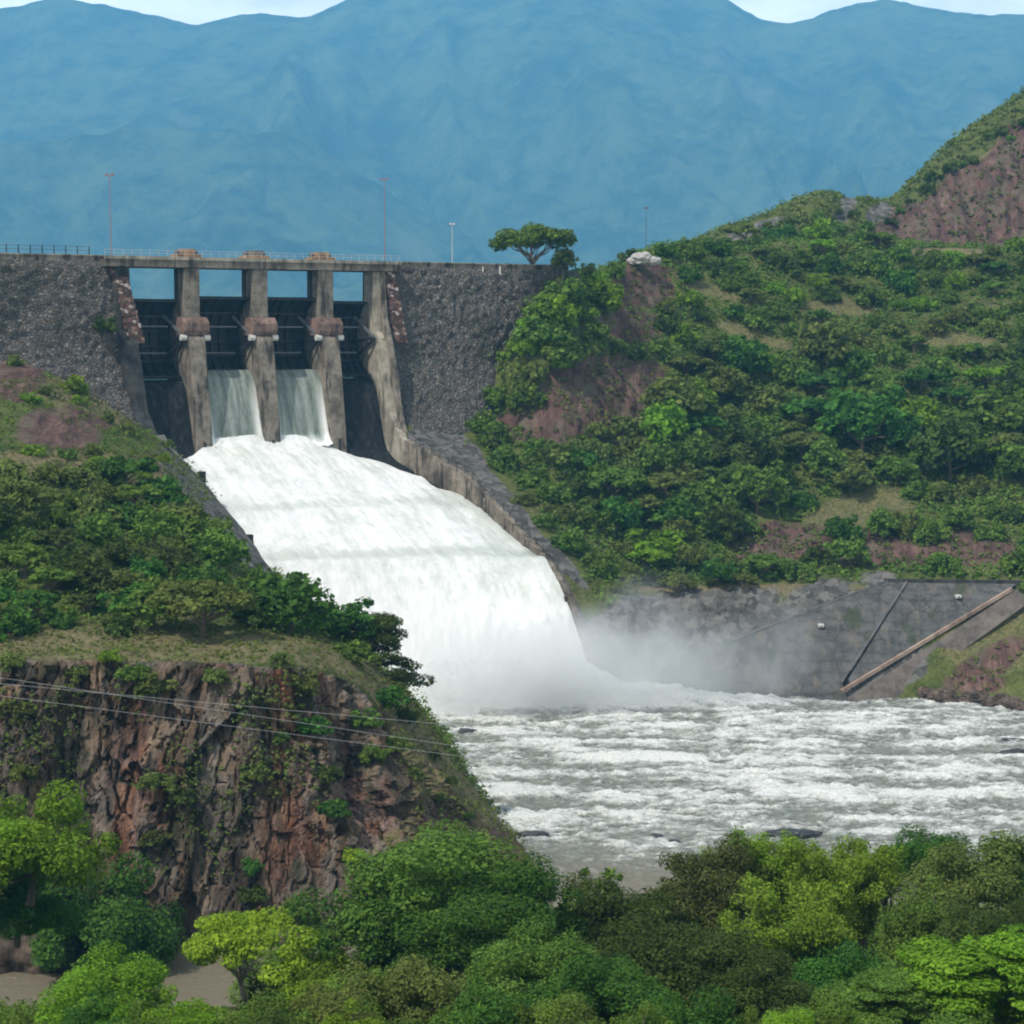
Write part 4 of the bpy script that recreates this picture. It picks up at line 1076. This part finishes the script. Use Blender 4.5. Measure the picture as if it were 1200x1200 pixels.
# ------------------------------------------------------------------ undergrowth: one mass per slope
def undergrowth(name, G, keep, n, size, hgt, leaf, seed):
    rs = np.random.default_rng(seed)
    V = G.reshape(-1, 3)[keep.ravel()]
    # weight by real area so that stretched parts are not thin
    A = np.linalg.norm(np.cross(np.gradient(G, axis=1), np.gradient(G, axis=0)), axis=-1).ravel()[keep.ravel()]
    b = V[rs.choice(len(V), n, p=A / A.sum())] + rs.normal(size=(n, 3)) * np.array([.5, .5, .05])
    k = 9
    hh = hgt * (.35 + rs.random(n)**2 * 1.3)
    c = np.repeat(b, k, 0); H = np.repeat(hh, k)
    off = rs.normal(size=(n * k, 3)); off /= np.linalg.norm(off, axis=1)[:, None]; off[:, 2] = np.abs(off[:, 2])
    pos = c + off * (H * .75)[:, None]
    nr = off * .7 + np.array([0, 0, .55]) + rs.normal(size=off.shape) * .35; nr /= np.linalg.norm(nr, axis=1)[:, None]
    t = np.cross(nr, rs.normal(size=nr.shape)); t /= np.linalg.norm(t, axis=1)[:, None]; bb = np.cross(nr, t)
    L = (size * (.6 + .8 * rs.random(n * k)))[:, None]
    Vv = np.stack([pos - t * L * .5, pos + bb * L * .35, pos + t * L * .5, pos - bb * L * .35], 1).reshape(-1, 3)
    me = mesh_np(name, Vv, np.arange(len(Vv)).reshape(-1, 4), False)
    scal(me, 'tint', np.repeat(np.clip(np.repeat(.5 + .5 * fbm(b * .06, 3), k) + rs.normal(size=n * k) * .2, 0, 1), 4))
    o = link(name, me, LEAF[leaf]); return tag(o, kind='stuff')
inv = lambda M: (M.max(-1) < .45)
undergrowth('undergrowth', GR, inv(mr) & (rrR > 3.0) & (ccR > 1.5) & (xR > 480) & (xR < 1740), 26000, .58, 1.15, 'mid green', 1)
undergrowth('undergrowth', GF, inv(mf) & (rrF > .6) & (xF < 1330), 3500, .8, 1.2, 'olive green', 2)
undergrowth('undergrowth', GH, inv(mk) & (rrH > 4.2) & (xH > -120) & (rrH < 8), 5200, .38, .75, 'mid green', 3)
undergrowth('dry_grass', GH, (mk[..., 2] > .3) & (mk[..., 0] < .4) & (xH > -120), 5200, .28, .42, 'olive green', 4)
undergrowth('scar_grass', GR, (mr[..., 1] > .6) & (rrR > 1.0) & (ccR > 2.1) & (xR < 1330), 900, .5, .7, 'olive green', 8)
undergrowth('scar_grass', GF, (mf[..., 1] > .6) & (xF < 1330), 500, .7, .8, 'olive green', 9)
gm_ = fbm(GH * np.array([.12, .12, .07]) + 50, 4)
undergrowth('hanging_grass', GH, (mk[..., 0] > .45) & (rrH > 1.1) & (rrH < 4.1) & (xH > -120) & (gm_ > .20), 1700, .26, .42, 'olive green', 6)
undergrowth('undergrowth', GN, (GN[..., 1] > 65) & (GN[..., 2] > .3), 9000, .34, 1.0, 'mid green', 5)

# ------------------------------------------------------------------ shrubs and trees on the right hill
find_r, find_f, find_h, find_n = Finder(GR, GF), Finder(GF), Finder(GH), Finder(GN)
ORD = ['first', 'second', 'third', 'fourth', 'fifth', 'sixth', 'seventh', 'eighth', 'ninth', 'tenth', 'eleventh', 'twelfth', 'thirteenth', 'fourteenth', 'fifteenth', 'sixteenth', 'seventeenth', 'eighteenth', 'nineteenth', 'twentieth']
def ordn(k): return ORD[k] if k < 20 else f'{k + 1}th'
bare = [(702,462,84,40,-.15),(640,500,58,28,0),(755,336,38,30,0),(738,384,40,20,0),(920,640,62,22,0),(1050,648,64,22,0),(1138,648,56,22,0),(1010,598,75,20,-.2),(880,392,60,12,.3),(980,360,50,10,0),(1120,400,60,10,.1),(830,340,40,8,.3),(1160,240,110,52,-.42),(785,325,30,9,.6),(1055,265,30,20,-.3),(760,304,24,9,0)]
def hill_ok(px, py):
    if any(float(blob(px, py, *b)) < .95 for b in bare): return False
    xl = np.interp(py, [300, 330, 360, 420, 480, 530, 580, 620, 660, 690], [690, 668, 628, 608, 555, 568, 618, 655, 690, 770])
    if px < xl: return False
    yt = np.interp(px, [660, 700, 770, 840, 880, 960, 1040, 1210], [330, 318, 296, 288, 276, 262, 262, 250])
    if py < yt: return False
    if py > np.interp(px, [690, 860, 1040, 1200], [690, 700, 668, 668]): return False
    return True
cand = []
rr2 = random.Random(5)
for k in range(11000):
    px, py = rr2.uniform(540, 1330), rr2.uniform(262, 700)
    if not hill_ok(px, py): continue
    thick = 430 < py < 600 or (px < 720)
    sp_ = 30 if thick else (23 if py < 430 else 27)
    if 595 < py < 625 and 900 < px < 1100 and rr2.random() < .8: continue
    if any((px - a)**2 + ((py - b) * 1.35)**2 < (sp_ * .5 + c * .5)**2 for a, b, c in cand): continue
    cand.append((px, py, sp_))
    if len(cand) >= 270: break
spec = []
for px, py, s in cand:
    nn_ = float(fbm(np.array([px * .012, py * .02, .3]), 2))
    if py < 430 and px > 700:
        kind = rr2.choice(['bush'] * 5 + ['umbrella']); dia = rr2.uniform(26, 46)
    elif py < 600 and px > 700:
        kind = rr2.choice(['bush', 'round', 'umbrella', 'umbrella', 'bush']); dia = rr2.uniform(42, 74)
    elif px <= 720:
        kind = 'bush'; dia = rr2.uniform(34, 58)
    else:
        kind = rr2.choice(['bush', 'bush', 'round', 'umbrella']); dia = rr2.uniform(32, 58)
    col = rr2.choices(['mid green', 'deep green', 'dark green', 'olive green', 'bright green'], [4 + 3 * nn_, 1.6, 1.0 - min(nn_, .5), 3, 1.1 + 2 * max(nn_, 0)])[0]
    if px < 720 and py < 430: col = rr2.choice(['bright green', 'mid green', 'bright green'])
    spec.append((px, py, kind, col, dia))
spec += [(960, 276, 'bush', 'yellow green', 40), (700, 350, 'bush', 'bright green', 70), (648, 372, 'bush', 'bright green', 58), (660, 420, 'bush', 'mid green', 60), (578, 470, 'bush', 'mid green', 44), (640, 395, 'bush', 'mid green', 60),
         (1010, 530, 'round', 'deep green', 100), (1110, 560, 'round', 'dark green', 90), (870, 560, 'round', 'dark green', 95), (790, 500, 'round', 'olive green', 80), (720, 590, 'umbrella', 'mid green', 85), (690, 540, 'bush', 'olive green', 60), (790, 610, 'bush', 'deep green', 85), (770, 650, 'bush', 'bright green', 95), (960, 500, 'umbrella', 'deep green', 90), (1170, 520, 'round', 'mid green', 85)]
spec += [(592, 545, 'bush', 'mid green', 34), (615, 585, 'bush', 'olive green', 32), (640, 612, 'bush', 'mid green', 38), (662, 640, 'bush', 'deep green', 40), (700, 665, 'bush', 'mid green', 44), (560, 500, 'bush', 'mid green', 36), (730, 690, 'bush', 'olive green', 34), (575, 520, 'bush', 'olive green', 30)]
FORM = {'bush': 'rounded bush', 'round': 'domed tree', 'umbrella': 'flat topped tree'}
def zone(px, py):
    if px < 735 and py < 440: return 'beside the stone dam wall'
    if py < 318: return 'along the hilltop ridge'
    if py < 380: return 'just below the ridge'
    if py < 440: return 'in the upper scrub'
    if px < 770: return 'between chute wall and red bank' if py < 590 else 'above the grey chute rock'
    if py < 500: return 'high in the thicket'
    if py < 570: return 'low in the thicket'
    if py < 630: return 'just above the pink earth cut'
    return 'over the bank lining'
def place_set(spec, finder, forms, zone, group, origin, small=37, sink=.12):
    cnt = {}
    for px, py, kind, col, dia in sorted(spec):
        b = finder(px, py); s = dia / 2 * b[1] / FPX
        key = (forms[kind], col, zone(px, py)); k = cnt.get(key, 0); cnt[key] = k + 1
        nm = forms[kind].split()[-1]
        if nm == 'bush' and dia < small: nm = 'shrub'; key = (key[0].replace('bush', 'shrub'),) + key[1:]; k = cnt.get(key, 0); cnt[key] = k + 1
        plant(nm, nm, kind, col, b - np.array([0, 0, sink * s]), s, R.uniform(.8, 1.15),
              f'{ordn(k)} {col} {key[0]} from the {origin} {key[2]}', group)
place_set(spec, find_r, FORM, zone, 'bushes and trees on the far hillside', 'dam')
# skyline shrubs on the higher hill
spec = []
for k in range(26):
    px = 845 + k * 14 + rr2.uniform(-5, 5)
    py = np.interp(px, [840, 880, 960, 1040, 1110, 1200], [278, 265, 236, 243, 185, 125]) + rr2.uniform(4, 26)
    if 985 < px < 1035 and rr2.random() < .5: continue
    spec.append((px, py, 'bush', rr2.choice(['olive green', 'dark green', 'mid green']), rr2.uniform(13, 24)))
place_set(spec, find_f, FORM, lambda a, b: 'on the skyline of the higher hill', 'shrubs on the skyline hill', 'dam', 99)
# flat-topped tree on the crest and its neighbours
b = P(626, 314, 369)
plant('tree', 'tree', 'crest_dome', 'mid green', b - np.array([0, 0, .3]), 7.9, .94, 'wide flat topped tree standing alone on the dam crest against the blue mountains', 'trees on the dam crest', 0)
for px, dia, kind, lab in ((660, 34, 'round', 'small dark round tree on the crest under the edge of the flat topped tree'), (689, 24, 'bush', 'small dark bush on the crest between flat topped tree and green hill'), (590, 22, 'bush', 'low dark bush on the crest under the near edge of the flat topped tree'), (738, 30, 'bush', 'dark bush on the hilltop beside the pale boulders')):
    b = P(px, 317 if px < 700 else 303, 366 if px < 700 else 400); s = dia / 2 * b[1] / FPX
    plant('tree' if kind == 'round' else 'bush', 'tree' if kind == 'round' else 'bush', kind, 'dark green', b - np.array([0, 0, s * .3]), s, 1.0, lab, 'trees on the dam crest')
b = P(126, 384, 326)
plant('bush', 'bush', 'bush', 'dark green', b + np.array([0, -2.0, -.6]), 2.3, 1.0, 'lone dark bush growing out of the grey stone wall before the first gate')

# ------------------------------------------------------------------ headland plants
spec = []
cand = []
for k in range(5000):
    px, py = rr2.uniform(-15, 345), rr2.uniform(560, 742)
    if px > np.interp(py, [560, 600, 650, 700, 740], [165, 205, 250, 340, 330]): continue
    if 200 < px < 300 and py > 715: continue
    if any((px - a)**2 + ((py - b) * 1.3)**2 < 30**2 for a, b in cand): continue
    cand.append((px, py))
for px, py in cand[:78]:
    spec.append((px, py, rr2.choice(['bush', 'bush', 'round', 'umbrella']), rr2.choice(['mid green', 'deep green', 'dark green', 'olive green', 'mid green']), rr2.uniform(42, 78)))
for px, py in ((60, 462), (95, 470), (128, 492), (85, 455), (20, 415), (150, 505), (45, 530), (110, 530), (190, 540), (165, 560), (10, 560), (75, 535), (200, 515), (35, 470), (130, 545)):
    spec.append((px + rr2.uniform(-4, 4), py, 'bush', rr2.choice(['olive green', 'mid green', 'olive green', 'yellow green']), rr2.uniform(20, 44)))
def zone_h(px, py):
    if py < 560: return 'under the stone wall'
    if py < 620: return 'atop the headland thicket'
    if py < 680: return 'mid headland thicket'
    return 'at the headland front'
place_set(spec, find_h, FORM, zone_h, 'bushes on the headland', 'photo edge')
def hplant(px, py, kind, col, dia, label, sz=1.0, nm=None, fd=find_h, sink=.15, group='plants on the headland', var=None):
    b = fd(px, py); s = dia / 2 * b[1] / FPX
    nm = nm or ('bush' if 'bush' in kind else 'tree')
    return plant(nm, nm, kind, col, b - np.array([0, 0, sink * s]), s, sz, label, group, var)
hplant(238, 742, 'umbrella', 'olive green', 130, 'wide olive flat topped tree at the middle of the headland', 1.0, var=1)
hplant(340, 738, 'round', 'deep green', 105, 'dark leafy tree at the headland edge with the white chute behind', .85, var=1)
hplant(300, 730, 'round', 'dark green', 70, 'small dark tree between the olive flat topped tree and the chute', .8)
hplant(395, 748, 'round', 'deep green', 90, 'dark tree below the leafy one on the headland edge', .7, var=2)
b = P(436, 800, 212)
plant('tree', 'tree', 'big_tiered', 'dark green', b - np.array([0, 0, 2.4]), 5.9, 1.1, 'dark spreading tree leaning out over the river from the headland tip', 'plants on the headland', 0)
hplant(410, 770, 'bush', 'mid green', 70, 'green bush under the spreading tree on the headland tip', .7)
# growth on the cliff
cl = [(190,800,60,'olive green'),(160,785,40,'mid green'),(250,790,36,'olive green'),(372,850,44,'deep green'),(355,800,50,'olive green'),(300,905,42,'olive green'),(185,918,44,'olive green'),(215,930,34,'dark green'),(395,945,44,'deep green'),(385,905,40,'dark green'),(295,1045,40,'dark green'),(300,1015,34,'deep green'),(180,985,40,'brownish green'),(90,785,40,'olive green'),(20,830,50,'brownish green'),(440,880,40,'mid green'),(470,870,40,'olive green'),(485,905,32,'olive green'),(430,840,46,'mid green'),(415,1000,34,'lime green'),(345,1065,46,'olive green'),(370,1085,50,'olive green'),(330,860,26,'mid green'),(520,935,24,'olive green'),(550,955,20,'dark green'),(508,885,24,'dark green'),(530,912,18,'dark green'),(455,815,50,'deep green'),(478,838,40,'dark green'),(30,900,40,'olive green'),(10,775,40,'olive green'),(130,770,30,'yellow green'),(330,768,30,'olive green')]
cnt = {}
for px, py, dia, col in sorted(cl):
    side = 'on the sloping tip of the headland' if px > 425 else ('along the rim of the cliff' if py < 812 else ('at the foot of the cliff' if py > 1005 else 'clinging to the cliff face'))
    k = cnt.get((col, side), 0); cnt[(col, side)] = k + 1
    hplant(px, py + dia * .2, 'bush', col, dia, f'{ordn(k)} {col} shrub from the photo edge {side}', .9, 'shrub', group='shrubs on the cliff', sink=.0)

# ------------------------------------------------------------------ trees of the near bank
def near(px, ytop, dia, Y, kind, col, label, sz=1.0, var=None, nm='tree', bark=None, top=None):
    """px, ytop: where the crown peaks; the base goes down to the ground"""
    dia = dia * 1.2; s = dia / 2 * Y / FPX
    tp = P(px, ytop, Y)
    hk = {'big_bush': 1.28, 'big_round': 1.88, 'big_tiered': 1.62, 'big_umbrella': 1.2, 'feather': 1.75, 'sapling': 2.0, 'umbrella': 1.2, 'round': 1.88, 'bush': 1.28}[kind]
    base = tp.copy(); base[2] = tp[2] - hk * s * sz
    return plant(nm, nm, kind, col, base, s, sz, label, 'trees and bushes along the near bank', var, bark=bark)
near(32, 915, 160, 128, 'big_bush', 'bright green', 'bright sunlit tree above the brown rock and the dark bush', 1.0, 0)
near(18, 1000, 120, 131, 'big_bush', 'deep green', 'shaded green bush under the bright sunlit tree above the brown rock', 1.0, 1, 'bush')
near(-60, 935, 150, 126, 'big_bush', 'bright green', 'bright tree cut by the photo edge next to the sunlit tree', .9, 1)
near(122, 1004, 165, 168, 'big_bush', 'deep green', 'large dark rounded bush at the cliff foot beside the brown rock', 1.05, 0, 'bush')
near(75, 1015, 90, 169, 'big_bush', 'dark green', 'dark bush squeezed between the brown rock and the larger dark bush', .9, 1, 'bush')
near(122, 1110, 140, 105, 'big_round', 'bright green', 'bright round tree in front of the brown stream, nearest the photo corner', .75, 2)
near(296, 1065, 150, 112, 'big_umbrella', 'lime green', 'small lime green umbrella shaped tree with thin bare stems by the stream', 1.2, 0, bark=BARK_PALE)
near(378, 1092, 110, 116, 'big_bush', 'yellow green', 'yellow green bush between the lime tree and the big domed tree', 1.1, 2, 'bush')
near(508, 962, 215, 118, 'big_round', 'mid green', 'top crown of the big domed tree that rises against the cliff slope', .80, 1)
near(440, 1020, 170, 119, 'big_round', 'deep green', 'shaded dark tree leaning out of the big domed tree on the cliff side', .85, 2)
near(600, 1008, 150, 117, 'big_round', 'deep green', 'dark tree crowding the river side of the big domed tree', .85, 0)
near(545, 1040, 170, 112, 'big_round', 'deep green', 'deep green tree in front of the big domed tree', .8, 1)
near(480, 1108, 140, 100, 'big_bush', 'olive green', 'olive grey bush low in front of the big domed tree', 1.1, 1, 'bush')
near(620, 1080, 150, 104, 'big_round', 'mid green', 'leafy green tree between the olive bush and the brownish tree', .8, 2)
near(655, 1040, 90, 121, 'sapling', 'mid green', 'spindly sapling at the water gap beside the domed tree', .8, 0)
near(700, 1010, 80, 122, 'sapling', 'mid green', 'spindly sapling with sparse leaves rising in front of the rapids', .9, 1)
near(838, 984, 120, 122, 'big_round', 'brownish green', 'brownish dark tree rising highest in front of the rapids', .95, 0)
near(740, 1030, 150, 119, 'big_round', 'dark green', 'dark shaded tree lower than its tall brown neighbour', .85, 1)
near(690, 1035, 110, 123, 'big_bush', 'mid green', 'green bush at the edge of the water gap', 1.0, 2, 'bush')
near(780, 1080, 180, 105, 'big_round', 'dark green', 'dark green tree filling the middle of the near bank', .8, 2)
near(700, 1120, 150, 98, 'big_round', 'deep green', 'deep green tree at the bottom beside the dark middle tree', .75, 0)
near(905, 985, 120, 124, 'feather', 'yellow green', 'feathery yellow green bamboo clump next to the tall brown tree', 1.0, 0, 'bamboo')
near(960, 990, 130, 122, 'feather', 'yellow green', 'feathery yellow green bamboo clump in the middle of the stand', 1.0, 1, 'bamboo')
near(1012, 1000, 110, 121, 'feather', 'yellow green', 'feathery yellow green bamboo clump on the far end of the stand', 1.0, 0, 'bamboo')
near(935, 1050, 140, 114, 'feather', 'yellow green', 'lower bamboo clump hanging in front of the stand', .9, 1, 'bamboo')
near(880, 1100, 130, 104, 'big_round', 'dark green', 'dark green tree below the hanging bamboo', .8, 1)
near(985, 1095, 120, 110, 'big_bush', 'deep green', 'shaded green bush below the far end of the bamboo', 1.0, 0, 'bush')
near(1080, 968, 105, 126, 'big_round', 'deep green', 'leafy tree with a crown just over the far shore, beyond the bamboo', .75, 2)
near(1040, 985, 70, 126, 'sapling', 'mid green', 'spindly sapling between bamboo and leafy tree', .9, 1)
near(1150, 978, 140, 118, 'big_round', 'olive green', 'olive dark tree near the photo edge behind the layered tree', .85, 1)
near(1215, 965, 120, 120, 'big_round', 'deep green', 'dark tree cut by the photo edge behind the layered tree', .9, 0)
near(1090, 1030, 120, 112, 'big_bush', 'mid green', 'mid green bush between bamboo and olive dark tree', 1.1, 2, 'bush')
near(1180, 1050, 120, 108, 'big_round', 'dark green', 'dark shaded tree directly above the layered tree', .8, 2)
near(1120, 1092, 220, 88, 'big_tiered', 'bright green', 'bright tree with flat layered branches in the near corner', .66, 1)
near(1215, 1085, 190, 87, 'big_tiered', 'bright green', 'second layered bright tree, cut by the photo edge', .7, 0)
near(1040, 1135, 120, 86, 'big_tiered', 'mid green', 'small layered green tree at the bottom beside the bright layered tree', .7, 0)
near(20, 1168, 110, 92, 'big_bush', 'mid green', 'green bush in the bottom corner below the brown stream', 1.0, 1, 'bush')
near(215, 1155, 120, 90, 'big_bush', 'bright green', 'bright low bush under the lime green umbrella tree', 1.0, 2, 'bush')
near(300, 1160, 130, 88, 'big_bush', 'mid green', 'green bush at the bottom between lime tree and olive bush', 1.0, 0, 'bush')
near(100, 1150, 130, 88, 'big_bush', 'bright green', 'bright bush at the bottom in front of the round stream tree', 1.0, 0, 'bush')
near(395, 1150, 120, 90, 'big_bush', 'olive green', 'olive bush at the bottom next to the yellow green bush', 1.0, 1, 'bush')
near(570, 1140, 140, 88, 'big_bush', 'deep green', 'deep green bush at the bottom under the leafy green tree', 1.0, 2, 'bush')
near(660, 1160, 120, 86, 'big_bush', 'mid green', 'mid green bush at the bottom beneath the deep green tree', 1.0, 1, 'bush')
near(800, 1150, 150, 88, 'big_bush', 'deep green', 'deep green bush at the bottom under the dark middle tree', 1.0, 0, 'bush')
near(925, 1182, 110, 82, 'big_bush', 'bright green', 'low bright grassy bush at the bottom between dark trees and layered trees', .8, 1, 'bush')

# filling growth: shoreline trees beyond, understory between
rf = random.Random(21); cntf = {}
fill = []
for px in range(640, 1380, 40): fill.append((px + rf.uniform(-8, 8), rf.uniform(1035, 1065), rf.uniform(100, 140), rf.uniform(134, 150), 'big_bush', 'shoreline'))
for px in range(330, 640, 48): fill.append((px + rf.uniform(-8, 8), rf.uniform(1085, 1110), rf.uniform(90, 120), rf.uniform(128, 142), 'big_bush', 'shoreline'))
for px in range(-20, 1330, 54):
    if 150 < px < 290: continue
    fill.append((px + rf.uniform(-10, 10), rf.uniform(1120, 1150) + (50 if px < 110 else 0), rf.uniform(90, 130), rf.uniform(100, 118), 'big_bush', 'understory'))
for px in range(-20, 1280, 64): fill.append((px + rf.uniform(-10, 10), rf.uniform(1165, 1185), rf.uniform(90, 130), rf.uniform(80, 90), 'big_bush', 'lowest row'))
for px, yt, dia, Y, kind, zn in sorted(fill):
    col = rf.choice(['deep green', 'mid green', 'dark green', 'mid green', 'bright green', 'mid green'] if zn != 'shoreline' else ['deep green', 'mid green', 'mid green', 'dark green'])
    k = cntf.get((col, zn), 0); cntf[(col, zn)] = k + 1
    near(px, yt, dia, Y, kind, col, f'{ordn(k)} {col} bush from the cliff side in the near bank {zn}', rf.uniform(.9, 1.25), None, 'bush')

# ------------------------------------------------------------------ rocks
def rock_mat():
    m, nt = mat_new('boulder'); n = N(nt); p = n.pos()
    f = n.noise(p, .8, 7, .7); g = n.noise(n.map(p, (.6, .6, .12)), 1.2, 6, .65)
    c = n.ramp(n.mix(.5, f, g), [(.36, (.020, .017, .015)), (.48, (.075, .055, .044)), (.58, (.15, .115, .088)), (.70, (.26, .21, .165))])
    n.out(n.principled(c, .9, n.bump(n.math('ADD', f, g), .25), .2)); return m
ROCK = rock_mat(); WETROCK = simple('wet_rock', (.035, .036, .036), .35, .4, 1.2, .1, .5); PALEROCK = simple('pale_rock', (.42, .40, .37), .9, .25, 1.5, .1)
def rock(name, loc, sx, sy, sz, mat, label, seed, group=None, sharp=.35):
    import bmesh
    bm = bmesh.new(); bmesh.ops.create_icosphere(bm, subdivisions=5, radius=1.0)
    me = bpy.data.meshes.new(name); bm.to_mesh(me); bm.free()
    co = np.empty(len(me.vertices) * 3, np.float32); me.vertices.foreach_get('co', co); co = co.reshape(-1, 3)
    d = 1 + sharp * fbm(co * 1.1 + seed * 7, 4, .6, ridged=True) + .25 * fbm(co * 2.7 + seed, 3)
    co = co * d[:, None] * np.array([sx, sy, sz]); me.vertices.foreach_set('co', co.astype(np.float32).ravel()); me.update()
    me.polygons.foreach_set('use_smooth', np.full(len(me.polygons), True))
    o = link(name, me, mat); o.location = tuple(loc); return tag(o, label, 'rock', group)
rock('rock_outcrop', P(0, 1116, 170.5), 5.0, 3.0, 3.6, ROCK, 'big brown rock outcrop by the stream under the bright tree', 3)
rock('rock_outcrop', P(52, 1116, 169), 2.4, 2.0, 3.2, ROCK, 'smaller pale streaked rock at the stream edge beside the big outcrop', 4)
for k, (px, py, sx, sy, sz, lab) in enumerate(((930, 976, 3.1, 1.2, .55, 'long dark wet rock parting the rapids behind the bamboo'), (768, 981, .8, .7, .55, 'small dark rock in the rapids behind the tall brown tree'), (790, 986, .8, .6, .35, 'tiny dark rock lying next to the small one in the rapids'),
    (505, 853, 3.4, 1.2, .5, 'dark flat ledge in the water off the headland tip'), (542, 856, 2.4, 1.0, .45, 'shorter dark ledge just outside the flat ledge off the headland'), (1165, 868, 4.2, 1.2, .6, 'dark flat rock shelf in the water near the far bank'), (1190, 884, 2.2, 1.0, .9, 'dark rock with foam around it below the rock shelf'), (625, 976, 1.6, .7, .35, 'dark low rock in the rapids beside the headland point'))):
    b = P(px, py, 200); dirv = b - np.array([0, 0, CAMZ]); t_ = (CAMZ - .45) / -dirv[2]; b = np.array([0, 0, CAMZ]) + dirv * t_
    rock('river_rock', b - np.array([0, 0, .12]), sx * .85, sy * .8, sz * .75, WETROCK, lab, 10 + k, 'rocks in the rapids')
rs_ = random.Random(3)
for k, (px, py, s, lab) in enumerate(((752, 303, 1.5, 'largest pale boulder on the hilltop end of the dam'), (765, 306, 1.1, 'middle pale boulder on the hilltop end of the dam'), (742, 306, .9, 'smallest pale boulder, nearest the dark bush on the hilltop'))):
    rock('pale_boulder', P(px, py, 398), s * 1.2, s, s * .7, PALEROCK, lab, 30 + k, 'pale boulders on the hilltop')
for k in range(16):
    px = rs_.uniform(1080, 1210); py = np.interp(px, [1080, 1200], [822, 832]) - rs_.uniform(0, 16)
    b = find_r(px, py); s = rs_.uniform(.5, 1.3)
    lab = f'{ordn(k)} brown boulder along the far waterline past the bank lining'
    rock('bank_boulder', b, s * 1.3, s, s * .8, ROCK, lab, 50 + k, 'boulders on the far waterline')

# ------------------------------------------------------------------ wires across the cliff
WIRE = simple('wire_metal', (.52, .52, .53), .5, .1, 1, 0, .5)
for k, (ya, ym, yb, lab) in enumerate(((797, 838, 868, 'topmost thin power line across the cliff'), (803, 832, 846, 'middle thin power line across the cliff'), (818, 852, 880, 'lowest thin power line across the cliff'))):
    pts = []
    for px in np.linspace(-500, 1900, 90):
        t = (px + 500) / 2400
        y = np.interp(px, [-500, 0, 520], [0, 0, 0])
        # a hanging curve through three surveyed points
        A = np.polyfit([20, 240, 500], [ya, ym - (7 if k == 1 else 0), yb - (4 if k == 1 else 0)], 2)
        yy_ = np.polyval([0.00002, (yb - ya) / 480 - .00002 * 520, ya], px) if False else ya + (yb - ya) * (px - 20) / 480 + 3.2 * (1 - ((px - 700) / 1200)**2) - 2.2
        pts.append(P(px, yy_, 150 + 14 * t))
    mb = MB(); mb.tube(pts, .011, 5)
    tag(mb.build('power_line', WIRE), lab, 'power line', 'power lines across the cliff')

# ------------------------------------------------------------------ air, sky, sun, camera
hb = MB(); hb.box(-9000, 9000, -600, 8600, -6.0, 1560)
hz = hb.build('haze', None); tag(hz, kind='stuff')
m, nt = mat_new('haze'); n = N(nt)
n.set(n('ShaderNodeOutputMaterial'), 'Volume', n('ShaderNodeVolumePrincipled', i={'Color': (.205, .625, 1.0, 1), 'Density': 1.45e-4, 'Anisotropy': .0}).outputs[0])
hz.data.materials.append(m)

SUN = Vector((-.50, -.52, .98)).normalized()
el, az = math.asin(SUN.z), math.atan2(SUN.x, SUN.y)
w = bpy.data.worlds.new('World'); sc.world = w; w.use_nodes = True
nt = w.node_tree; nt.nodes.clear(); n = N(nt)
st = n('ShaderNodeTexSky', sky_type='NISHITA', sun_disc=False, sun_elevation=el, sun_rotation=az, air_density=1.0, dust_density=1.5, ozone_density=1.0)
tc = n('ShaderNodeTexCoord').outputs['Generated']
cn = n.noise(n.map(tc, (1.6, 1.6, 5.5)), 2.3, 8, .6)
cf = n.fac(cn, .40, .60)
sepz = n('ShaderNodeSeparateXYZ', i={0: tc}).outputs[2]
low = n.fac(sepz, .24, .15)
cf = n.math('MAXIMUM', n.math('MULTIPLY', cf, .85), n.math('MULTIPLY', low, n('ShaderNodeMapRange', i={0: n.noise(n.map(tc, (1, 1, 3)), 9, 6, .6), 1: .3, 2: .7, 3: .5, 4: 1.0}).outputs[0]))
skyc = n.mix(cf, st.outputs[0], n.mix(low, (11, 10.8, 10.6), (27, 26.2, 25.4)))
bg = n('ShaderNodeBackground', i={0: skyc, 1: .10})
o = n('ShaderNodeOutputWorld'); nt.links.new(bg.outputs[0], o.inputs[0])
ld = bpy.data.lights.new('sun', 'SUN'); ld.energy = 4.2; ld.angle = RAD(.6); ld.color = (1, .95, .87)
lo = bpy.data.objects.new('sun', ld); COL.objects.link(lo); lo.rotation_euler = (-SUN).to_track_quat('-Z', 'Y').to_euler()
lo.location = (0, 0, 200)

cd = bpy.data.cameras.new('camera'); cam = bpy.data.objects.new('camera', cd); COL.objects.link(cam)
cam.location = (0, 0, CAMZ); cam.rotation_euler = (math.pi / 2 - PITCH, 0, 0)
cd.sensor_width = 36; cd.lens = 36 * FPX / 1200; cd.clip_start = .5; cd.clip_end = 30000
sc.camera = cam
vs_ = sc.view_settings; vs_.view_transform = 'Standard'; vs_.look = 'None'; vs_.gamma = 1; vs_.exposure = 0; vs_.use_curve_mapping = False
sc.render.film_transparent = False
cy = sc.cycles
cy.max_bounces = 6; cy.diffuse_bounces = 3; cy.glossy_bounces = 2; cy.transmission_bounces = 3; cy.volume_bounces = 4; cy.transparent_max_bounces = 8
cy.use_denoising = True; cy.denoiser = 'OPENIMAGEDENOISE'; cy.denoising_input_passes = 'RGB_ALBEDO_NORMAL'
cy.use_adaptive_sampling = True; cy.adaptive_threshold = .02
cy.volume_step_rate = 2.0; cy.volume_max_steps = 128
cy.filter_width = 2.0
